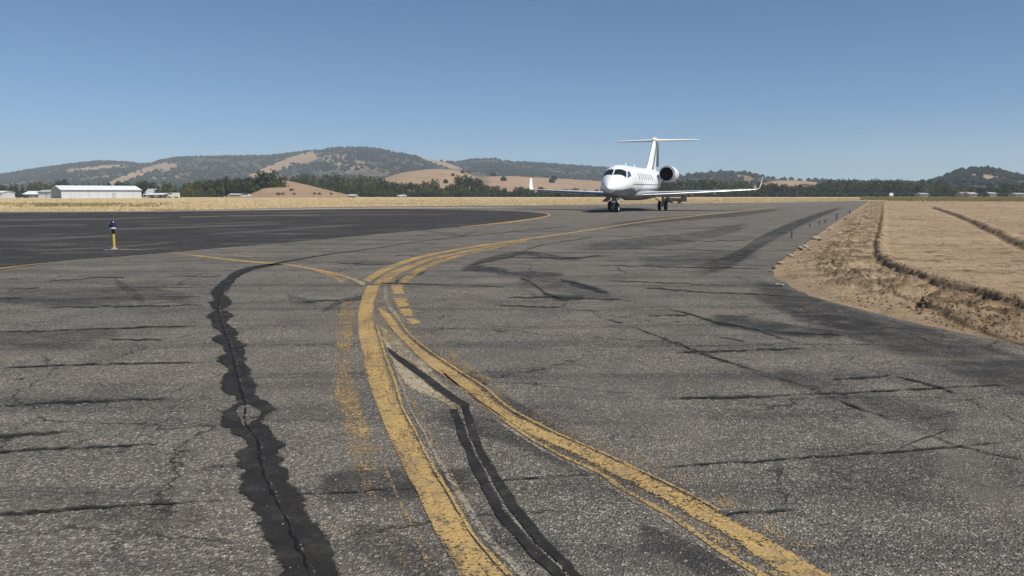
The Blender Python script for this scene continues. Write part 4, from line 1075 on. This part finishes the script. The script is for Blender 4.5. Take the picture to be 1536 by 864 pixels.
# ------------------------------------------------------------------ cars and vans far away
def car(u, Y, label, col, van=False, rz=0.0, group=None):
    x = (u - CX) / F * Y
    root = empty('parked_van' if van else 'parked_car', (x, Y, -.07), rz); tag(root, label, 'van' if van else 'car', group)
    prof = [(-2.2,.35),(-2.25,.75),(-2.0,.95),(-1.2,1.02),(1.5,1.0),(2.15,.92),(2.25,.6),(2.2,.35)] if not van else [(-2.4,.35),(-2.45,.9),(-2.0,1.15),(-1.6,1.3),(2.4,1.35),(2.45,.35)]
    top = [(-1.2,1.02),(-.55,1.46),(.8,1.5),(1.55,1.0)] if not van else [(-1.6,1.3),(-1.1,2.05),(2.35,2.1),(2.4,1.35)]
    def ext(pf, w_):
        m = MB(); n = len(pf); a = [(px, -w_, pz) for px, pz in pf]; b = [(px, w_, pz) for px, pz in pf]
        m.add(a + b, [tuple(range(n)), tuple(range(2*n-1, n-1, -1))] + [(i, (i+1) % n, n + (i+1) % n, n + i) for i in range(n)]); return m
    ext(prof, .88).build('body', col, root, bevel=.04)
    cab = ext(top, .78).build('cabin', col, root)
    cy = .783
    tp = [(-.95,1.08),(-.5,1.4),(.7,1.43),(1.2,1.08)] if not van else [(-1.4,1.4),(-1.0,1.92),(-.2,1.92),(-.2,1.4)]
    for s_ in (-1, 1):
        MB().add([(px, s_ * cy, pz) for px, pz in tp] + [(px, s_ * (cy + .01), pz) for px, pz in tp], [(0,1,2,3),(7,6,5,4),(0,1,5,4),(1,2,6,5),(2,3,7,6),(3,0,4,7)]).build('side_window', M['pane'], root)
        for wx in (-1.4, 1.4):
            wh = MB().lathe([(0, -.1), (.32, -.1), (.34, 0), (.32, .1), (0, .1)], (wx, s_ * .82, .33), 'y', 14).build('wheel', M['rubber'], root)
    return root
car(15, 312, 'dark car parked left of the dark car by the sheds', M['car_dark'])
car(38, 316, 'dark car parked in front of the pale-roofed storage shed', M['car_dark'])
car(263, 325, 'white van parked right of the open shelter', M['car_white'], True)
car(372, 350, 'white car parked at the foot of the pale cut bank', M['car_white'])
car(1333, 400, 'white van alone below the skyline trees right of the taxiway end', M['car_white'], True, R(68))
car(604, 390, 'white car parked below the golden hill', M['car_white'])

# dark utility box and bush behind the wing
p = at(1002, 304.6)
root = empty('utility_trailer', (p[0], p[1] + 1.0, -.07)); tag(root, 'dark brown flatbed trailer with a tall end board behind the right wing', 'trailer')
MB().box(0, 2.8, 0, 1.8, .35, .95).build('bed', M['brown_box'], root, bevel=.03)
MB().box(2.803, 3.5, 0, 1.8, .30, 1.28).build('end_board', M['brown_box'], root, bevel=.03)
for wx in (.7, 2.2):
    MB().lathe([(0, -.1), (.33, -.1), (.36, 0), (.33, .1), (0, .1)], (wx, -.12, .36), 'y', 14).build('wheel', M['rubber'], root)
tree('bush', D_, 1001, 139, 294.5, 16, 'shrub', 'low dark bush at the left end of the brown trailer', 'shrub', None)

# ------------------------------------------------------------------ taxiway edge light and blue stakes
p = at(171.5, 374)
root = empty('taxiway_edge_light', (p[0], p[1], .012)); tag(root, 'taxiway edge light with a dark blue lamp on a yellow post', 'edge light')
MB().lathe([(0, 0), (.085, 0), (.08, .02), (.05, .03), (.045, .06), (0, .06)], n=20).build('base_plate', M['concrete'], root, True)
MB().lathe([(.036, .055), (.036, .44), (.0, .44)], n=16).build('pole', M['yellow_pole'], root, True)
MB().lathe([(.032, .44), (.040, .46), (.040, .57), (.05, .585), (0, .585)], n=16).build('coupling', M['black'], root, True)
MB().lathe([(0, .585), (.075, .588), (.082, .605), (.075, .625), (0, .626)], n=20).build('collar', M['white_plastic'], root, True)
ln = MB().lathe([(.065, .627), (.078, .66), (.082, .72), (.070, .78), (.045, .815), (0, .825)], n=20).build('lamp_lens', M['blue_lens'], root, True)
MB().lathe([(.0, .826), (.022, .826), (.020, .845), (0, .85)], n=10).build('lens_cap', M['black'], ln, True)
MB().lathe([(.084, .635), (.088, .64), (.084, .65)], n=20).build('clamp_band', M['steel'], root, True)
MB().box(-.11, -.075, -.03, .03, .64, .72).build('side_box', M['black'], root, bevel=.006)
o = ribbon('concrete_strip', [(152, 374.2), (171, 373.2), (230, 374.6)], [(152, 374.9), (171, 375.2), (230, 375.0)], M['light_stain'], .0165, parent=apron, amount=1.3)
for i, (u, v, hp, lb) in enumerate([(1187.5,356,11.5,'blue marker stake standing nearest the camera on the right pavement'), (1214.5,340,5.5,'thin blue marker stake second from the nearest one'), (1229,336.5,6,'blue marker stake left of a close pair on the pavement'),
                                 (1237.5,334.5,5.5,'blue marker stake right of a close pair on the pavement'), (1255,329,8,'thick blue marker stake before the dirt edge'), (1274.5,320.5,8,'pale blue marker stake nearest the far end of the dirt edge')]):
    p = at(u, v); pp = F / p[1]; h = hp / pp
    root = empty('marker_stake', p); tag(root, lb, 'marker stake', 'blue marker stakes along the right pavement edge')
    r_ = .008 + p[1] * .0004 + (.010 if i >= 4 else 0)
    MB().lathe([(0, 0), (r_ * 2, 0), (r_ * 1.8, .02), (0, .025)], n=12).build('foot', M['black'], root, True)
    st_ = MB().lathe([(r_, .026), (r_, h * .9), (r_ * .7, h), (0, h)], n=12).build('stake', M['blue_stake'], root, True)
    MB().lathe([(r_ + .003, h * .72), (r_ + .004, h * .74), (r_ + .004, h * .84), (r_ + .003, h * .86)], n=12).build('band', M['white_plastic'] if i == 5 else M['stripe'], st_, True)

# ------------------------------------------------------------------ the business jet
jet = empty('business_jet', (12.47, 80.0, 0.0), R(-20.2))
tag(jet, 'white twin-engine business jet with T-tail and winglets on the taxiway', 'airplane')
ST = np.array([  # y, zc, half width, up, down
    (-12.62, 2.06, .02, .02, .02), (-12.56, 2.07, .14, .13, .12), (-12.42, 2.09, .28, .26, .24), (-12.1, 2.13, .50, .47, .43), (-11.6, 2.20, .76, .72, .64), (-11.1, 2.27, .96, .90, .80),
    (-10.75, 2.33, 1.07, 1.02, .89), (-10.4, 2.40, 1.17, 1.20, .97), (-10.0, 2.47, 1.27, 1.37, 1.06), (-9.5, 2.55, 1.36, 1.50, 1.18), (-8.9, 2.62, 1.42, 1.54, 1.30), (-8.0, 2.66, 1.45, 1.53, 1.40),
    (-6, 2.68, 1.46, 1.51, 1.45), (-3, 2.68, 1.46, 1.51, 1.46), (0, 2.68, 1.46, 1.51, 1.46), (3, 2.70, 1.46, 1.50, 1.44), (5, 2.78, 1.38, 1.44, 1.34), (7.2, 2.98, 1.10, 1.20, 1.05), (9, 3.22, .76, .92, .72), (10.8, 3.45, .42, .55, .42), (12.2, 3.66, .10, .14, .10), (12.35, 3.68, .02, .02, .02)])
def fus(y):
    return [np.interp(y, ST[:, 0], ST[:, k]) for k in range(1, 5)]
_ys = ST[:, 0]; _sp = crom(ST, 5)
def fus(y):
    return [np.interp(y, _sp[:, 0], _sp[:, k]) for k in range(1, 5)]
def surf(y, th, off=0.0):
    zc, w_, hu, hd = fus(y); s, c = math.sin(th), math.cos(th)
    h_ = hu if c > 0 else hd
    return ((w_ + off) * s, y, zc + (h_ + off) * c)
def loft(secs, cap=True):
    m = MB(); n = len(secs[0]); vs = [v for s in secs for v in s]; fs = []
    for i in range(len(secs) - 1):
        for k in range(n): fs.append((i*n + k, i*n + (k+1) % n, (i+1)*n + (k+1) % n, (i+1)*n + k))
    if cap: fs += [tuple(range(n)), tuple(range(len(vs) - 1, len(vs) - n - 1, -1))]
    m.add(vs, fs); return m
loft([[surf(y, 2 * math.pi * k / 40) for k in range(40)] for y in _sp[:, 0]]).build('fuselage', M['white_paint'], jet, True)
def patch(name, c00, c10, c11, c01, mat, off=.012, n=6, parent=jet, rim=.0):
    """surface patch on the fuselage between four (y, theta-degrees) corners, with thickness"""
    vs = []; fs = []
    for i in range(n + 1):
        for j in range(n + 1):
            s, t = i / n, j / n
            y = (c00[0]*(1-s) + c10[0]*s)*(1-t) + (c01[0]*(1-s) + c11[0]*s)*t
            a = (c00[1]*(1-s) + c10[1]*s)*(1-t) + (c01[1]*(1-s) + c11[1]*s)*t
            vs.append(surf(y, R(a), off))
    for i in range(n):
        for j in range(n): b = i*(n+1)+j; fs.append((b, b+n+1, b+n+2, b+1))
    N = len(vs)
    bnd = [i*(n+1) for i in range(n+1)] + [n*(n+1)+j for j in range(1, n+1)] + [i*(n+1)+n for i in range(n-1, -1, -1)] + [j for j in range(n-1, 0, -1)]
    inner = []
    for b in bnd:
        x, y, z = vs[b]; inner.append((x*.97, y, z - .03*(1 if z > fus(y)[0] else -1)*abs(z - fus(y)[0])))
    vs2 = vs + inner
    L = len(bnd)
    for i in range(L): fs.append((bnd[i], bnd[(i+1) % L], N + (i+1) % L, N + i))
    return MB().add(vs2, fs).build(name, mat, parent, True)
for s in (-1, 1):
    patch('windshield', (-11.0, 2.6*s), (-10.34, 62*s), (-9.72, 44*s), (-10.24, 2.6*s), M['glass'])
    patch('side_window', (-10.2, 66*s), (-9.3, 68*s), (-9.15, 50*s), (-9.6, 47*s), M['blue_glass'] if s > 0 else M['glass'])
    for k in range(7):
        y = -6.3 + k * 1.08; vs = []; n = 14
        for q in range(n):
            a = 2 * math.pi * q / n; vs.append(surf(y + .15 * math.cos(a), R(s * (69 + 11.5 * math.sin(a))), .012))
        inn = [(x * .97, yy, z) for x, yy, z in vs]
        MB().add(vs + inn, [tuple(range(n))] + [(i, (i+1) % n, n + (i+1) % n, n + i) for i in range(n)]).build('cabin_window', M['glass'], jet)
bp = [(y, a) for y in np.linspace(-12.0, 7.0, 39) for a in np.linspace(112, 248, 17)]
MB().add([surf(y, R(a), .008) for y, a in bp], [(i * 17 + j, i * 17 + j + 1, (i + 1) * 17 + j + 1, (i + 1) * 17 + j) for i in range(38) for j in range(16)]).build('belly_shade', M['grey_belly'], jet, True)  # grey lower fuselage skin; the underside shade is put into its colour
# cabin door outline and cheat line
patch('cabin_door', (-8.7, 58), (-7.75, 58), (-7.75, 112), (-8.7, 112), M['white_paint'], off=.006)
for s in (-1, 1):
    patch('cheat_stripe', (-9.0, 97*s), (5.0, 95*s), (5.0, 97.5*s), (-9.0, 100*s), M['stripe'], off=.008, n=14)
# grey belly and wing fairing
def sec_ellipse(y, zc, w_, h_, n=24): return [(w_ * math.sin(2*math.pi*k/n), y, zc + h_ * math.cos(2*math.pi*k/n)) for k in range(n)]
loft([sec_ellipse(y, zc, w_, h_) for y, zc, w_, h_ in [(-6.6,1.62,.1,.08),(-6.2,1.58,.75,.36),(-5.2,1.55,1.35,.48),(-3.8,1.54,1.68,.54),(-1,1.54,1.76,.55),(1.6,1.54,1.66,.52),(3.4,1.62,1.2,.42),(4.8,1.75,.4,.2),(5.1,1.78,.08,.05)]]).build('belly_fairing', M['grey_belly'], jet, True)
# lifting surfaces
AF = [(0, 0), (.02, .32), (.08, .58), (.2, .86), (.35, 1.0), (.55, .86), (.75, .52), (.92, .18), (1, .02), (1, -.02), (.92, -.08), (.75, -.25), (.55, -.42), (.35, -.5), (.2, -.46), (.08, -.34), (.02, -.2)]
def airfoil(o, chord_dir, up, chord, thick):
    o = Vector(o); c = Vector(chord_dir).normalized(); u_ = Vector(up).normalized()
    return [tuple(o + c * (chord * a) + u_ * (thick * b)) for a, b in AF]
for s in (-1, 1):
    secs = []
    for t in np.linspace(0, 1, 9):
        l = 1.1 + (11.35 - 1.1) * t; le = -4.7 + 5.0 * t; ch = 6.0 * (1 - t) ** 1.25 * .78 + 1.55 * t + 1.0 * (1 - t); th = .34 * (1 - t) + .085 * t; z = 1.52 + .52 * t ** 1.15
        secs.append(airfoil((s * l, le, z), (0, 1, -.02), (0, 0, 1), ch, th))
    wing = loft(secs).build('wing', M['white_paint'], jet, True)
    # polished leading edge slat
    secs = []
    for t in np.linspace(.03, .985, 8):
        l = 1.1 + (11.35 - 1.1) * t; le = -4.7 + 5.0 * t; ch = 6.0 * (1 - t) ** 1.25 * .78 + 1.55 * t + 1.0 * (1 - t); th = .34 * (1 - t) + .085 * t; z = 1.52 + .52 * t ** 1.15
        q = [(-.006, 0), (.005, .27), (.03, .47), (.075, .62), (.075, .5), (.03, .2), (.03, -.15), (.075, -.3), (.075, -.36), (.03, -.28), (.005, -.16)]
        secs.append([(s * l, le + ch * a, z + th * b * 1.03) for a, b in q])
    loft(secs).build('leading_edge', M['steel'], wing, True)
    for k, t in enumerate((.42, .62)):   # flap track fairings
        l = 1.1 + 10.25 * t; z = 1.52 + .52 * t ** 1.15
        MB().lathe([(.01, 0), (.10, .25), (.13, .8), (.09, 1.3), (.01, 1.7)], (s * l, -4.7 + 5 * t + 1.0, z - .16), 'y', 10).build('flap_fairing', M['white_paint'], wing, True)
    secs = []
    for t, dx, dz, dy, ch, th in [(0, 0, 0, 0, 1.55, .085), (.15, .12, .05, .12, 1.45, .08), (.35, .22, .22, .32, 1.2, .07), (.65, .31, .62, .66, .95, .055), (1, .42, 1.22, 1.15, .6, .035)]:
        up = Vector((-s * min(1, t * 2.2), 0, max(.3, 1 - t * 1.6))).normalized()
        secs.append(airfoil((s * (11.35 + dx), .3 + dy, 2.04 + dz), (0, 1, 0), up, ch, th))
    loft(secs).build('winglet', M['white_paint'], jet, True)
    MB().lathe([(.01, 0), (.05, .06), (.06, .18), (.01, .3)], (s * 11.45, .22, 2.06), 'y', 10).build('navigation_light', M['steel'], wing, True)
# fin and tailplane
secs = []
for t in np.linspace(0, 1, 6):
    z = 3.85 + (7.62 - 3.85) * t; le = 5.9 + 4.3 * t ** .9; te = 11.9 + 1.35 * t; th = .20 * (1 - t) + .13 * t
    secs.append(airfoil((0, le, z), (0, 1, 0), (1, 0, 0), te - le, th) )
secs = [[(x if i <= 9 else x * 1.0, y, z) for i, (x, y, z) in enumerate(s_)] for s_ in secs]
def symm(o, chord, thick, axis):   # symmetric section
    pr = [(0, 0), (.03, .45), (.1, .75), (.3, 1), (.6, .75), (.85, .3), (1, .02)]
    pts_ = pr + [(a, -b) for a, b in pr[-1:0:-1]]
    if axis == 'x': return [(o[0] + thick * b, o[1] + chord * a, o[2]) for a, b in pts_]
    return [(o[0], o[1] + chord * a, o[2] + thick * b) for a, b in pts_]
fin_s = [(t, 3.85 + 3.55 * t, 3.9 + 4.3 * t ** .9, 9.9 + 1.3 * t, .24 * (1 - t) + .17 * t) for t in np.linspace(0, 1, 6)]
fin = loft([symm((0, le, z), te - le, th, 'x') for t, z, le, te, th in fin_s]).build('tail_fin', M['white_paint'], jet, True)
for s in (-1, 1):   # stripe on each side of the fin
    vs = []
    for t, z, le, te, th in fin_s[0:6]:
        for a, b in ((.34, .98), (.52, .85)): vs.append((s * (th * b + .012), le + (te - le) * a, z + .02))
    n = len(vs) // 2
    MB().add(vs, [(2*i, 2*i+1, 2*i+3, 2*i+2) for i in range(n - 1)]).build('fin_stripe', M['stripe'], fin)
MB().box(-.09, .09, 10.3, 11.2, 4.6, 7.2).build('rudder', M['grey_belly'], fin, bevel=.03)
loft([[(.75 * w_ * math.sin(2*math.pi*k/16), y - 2.0, 7.47 + zo + .75 * h_ * math.cos(2*math.pi*k/16)) for k in range(16)] for y, w_, h_, zo in [(9.6,.03,.03,0),(9.8,.17,.17,0),(10.3,.27,.27,.01),(11.5,.29,.28,.02),(12.8,.2,.2,.02),(14.0,.03,.03,.02)]]).build('tail_bullet', M['white_paint'], jet, True)
for s in (-1, 1):
    secs = [symm((s * l, 8.3 + (l / 4.5) * 1.9, 7.38 + .012 * l), 2.3 * (1 - l / 4.5) + 1.05 * (l / 4.5), .16 * (1 - l / 4.5) + .07 * (l / 4.5), 'z') for l in np.linspace(.1, 4.5, 5)]
    loft(secs).build('tailplane', M['white_paint'], jet, True)
# engines
for s in (-1, 1):
    c = (s * 2.32, 3.0, 3.62)
    nac = MB().lathe([(.66, .10), (.69, .03), (.74, .0), (.79, .08), (.82, .35), (.84, 1.0), (.83, 2.0), (.76, 3.2), (.66, 4.2), (.60, 4.5), (.56, 4.5), (.55, 4.2)], c, 'y', 40).build('engine_nacelle', M['white_paint'], jet, True)
    MB().lathe([(.655, .12), (.66, .05), (.695, -.015), (.735, -.02), (.795, .06), (.827, .30)], c, 'y', 40).build('intake_lip', M['steel'], nac, True)
    MB().lathe([(.66, .11), (.64, .35), (.63, .9), (0, .9)], c, 'y', 32).build('intake_duct', M['black'], nac, True)
    m = MB()
    for k in range(18):
        a = 2 * math.pi * k / 18; ca, sa = math.cos(a), math.sin(a); ta, tb = -sa, ca
        q = []
        for r_, tw, wd_ in ((.2, .05, .05), (.62, .10, .10)):
            for sg in (-1, 1):
                q.append((c[0] + r_ * ca + ta * wd_ * sg, c[1] + .78 + tw * sg * .6, c[2] + r_ * sa + tb * wd_ * sg))
        m.add(q, [(0, 1, 3, 2)])
    m.build('fan', M['fan'], nac)
    MB().lathe([(0, .40), (.06, .46), (.14, .62), (.2, .8), (.2, .88)], c, 'y', 18).build('spinner', M['fan'], nac, True)
    m = MB(); m.add([(s * 1.1, 3.9, 3.5), (s * 1.1, 6.4, 3.5), (s * 1.6, 6.4, 3.56), (s * 1.6, 3.9, 3.56), (s * 1.1, 3.9, 3.72), (s * 1.1, 6.4, 3.72), (s * 1.6, 6.4, 3.7), (s * 1.6, 3.9, 3.7)], [(0,3,2,1),(4,5,6,7),(0,1,5,4),(1,2,6,5),(2,3,7,6),(3,0,4,7)])
    m.build('engine_pylon', M['white_paint'], jet, bevel=.03)
# landing gear
def wheel(c, r, wdt, parent):
    t = MB().lathe([(r*.55, -wdt/2), (r*.8, -wdt/2), (r*.95, -wdt*.38), (r, -wdt*.15), (r, wdt*.15), (r*.95, wdt*.38), (r*.8, wdt/2), (r*.55, wdt/2)], c, 'x', 24).build('wheel', M['rubber'], parent, True)
    MB().lathe([(0, -wdt*.40), (r*.3, -wdt*.42), (r*.56, -wdt*.46), (r*.56, wdt*.46), (r*.3, wdt*.42), (0, wdt*.40)], c, 'x', 20).build('rim', M['white_plastic'], t, True)
ng = MB(); ng.tube((0, -9.95, 1.5), (0, -10.15, .42), .10, .075, 12); ng.tube((0, -10.15, .42), (0, -10.15, .36), .12, .12, 12); ng.tube((-.30, -10.15, .40), (.30, -10.15, .40), .05, .05, 10)
ng.tube((0, -9.2, 1.35), (0, -10.05, .8), .045, .04, 8); ng.tube((0, -10.28, 1.25), (0, -10.32, .75), .035, .03, 8)
ngo = ng.build('nose_gear', M['gear_metal'], jet, True)
for s in (-1, 1): wheel((s * .30, -10.15, .40), .40, .24, ngo)
MB().box(-.13, .13, -10.36, -10.30, .86, 1.02).build('taxi_lamp', M['steel'], ngo, bevel=.02)
for s in (-1, 1):
    m = MB(); m.add([(s*.36, -10.7, 1.36), (s*.36, -9.4, 1.36), (s*.78, -9.4, .92), (s*.78, -10.6, .92), (s*.39, -10.7, 1.39), (s*.39, -9.4, 1.39), (s*.81, -9.4, .95), (s*.81, -10.6, .95)], [(0,3,2,1),(4,5,6,7),(0,1,5,4),(1,2,6,5),(2,3,7,6),(3,0,4,7)])
    m.build('gear_door', M['grey_belly'], jet)
    x = s * 2.5
    g = MB(); g.tube((x, 0, 1.6), (x, .05, .45), .11, .09, 12); g.tube((x - .34, .05, .45), (x + .34, .05, .45), .06, .06, 10); g.tube((x - s * .95, 0, 1.35), (x - s * .02, .02, .72), .05, .045, 8); g.tube((x + s * .6, .1, 1.4), (x + s * .04, .05, .8), .04, .035, 8)
    go = g.build('main_gear', M['gear_metal'], jet, True)
    for q in (-1, 1): wheel((x + q * .31, .05, .45), .45, .27, go)
    m = MB(); xx = x + s * .34
    m.add([(xx, -.5, 1.42), (xx, .6, 1.42), (xx + s * .62, .6, .82), (xx + s * .62, -.5, .82), (xx + s*.03, -.5, 1.45), (xx + s*.03, .6, 1.45), (xx + s * .65, .6, .85), (xx + s * .65, -.5, .85)], [(0,3,2,1),(4,5,6,7),(0,1,5,4),(1,2,6,5),(2,3,7,6),(3,0,4,7)])
    m.build('gear_door', M['grey_belly'], jet)
# antennas, pitot
MB().add([(-.02, -6.0, 4.17), (.02, -6.0, 4.17), (.02, -5.6, 4.17), (-.02, -5.6, 4.17), (-.01, -5.75, 4.45), (.01, -5.75, 4.45), (.01, -5.55, 4.45), (-.01, -5.55, 4.45)], [(0,3,2,1),(4,5,6,7),(0,1,5,4),(1,2,6,5),(2,3,7,6),(3,0,4,7)]).build('antenna', M['white_paint'], jet)
MB().add([(-.02, -2.0, 4.17), (.02, -2.0, 4.17), (.02, -1.6, 4.17), (-.02, -1.6, 4.17), (-.01, -1.75, 4.42), (.01, -1.75, 4.42), (.01, -1.55, 4.42), (-.01, -1.55, 4.42)], [(0,3,2,1),(4,5,6,7),(0,1,5,4),(1,2,6,5),(2,3,7,6),(3,0,4,7)]).build('antenna', M['white_paint'], jet)

# ------------------------------------------------------------------ haze
hz = MB().box(-4500, 4500, -300, 4800, -1.1, 240)
me = mesh('haze', hz.v, hz.f)
hm = bpy.data.materials.new('haze_air'); hm.use_nodes = True
t = hm.node_tree; t.nodes.remove(t.nodes['Principled BSDF'])
pv = t.nodes.new('ShaderNodeVolumePrincipled'); pv.inputs['Color'].default_value = (.72, .83, .96, 1)
pv.inputs['Density'].default_value = .00018; pv.inputs['Anisotropy'].default_value = 0.0
t.links.new(pv.outputs[0], t.nodes['Material Output'].inputs['Volume'])
tag(link('haze', me, hm), kind='stuff')
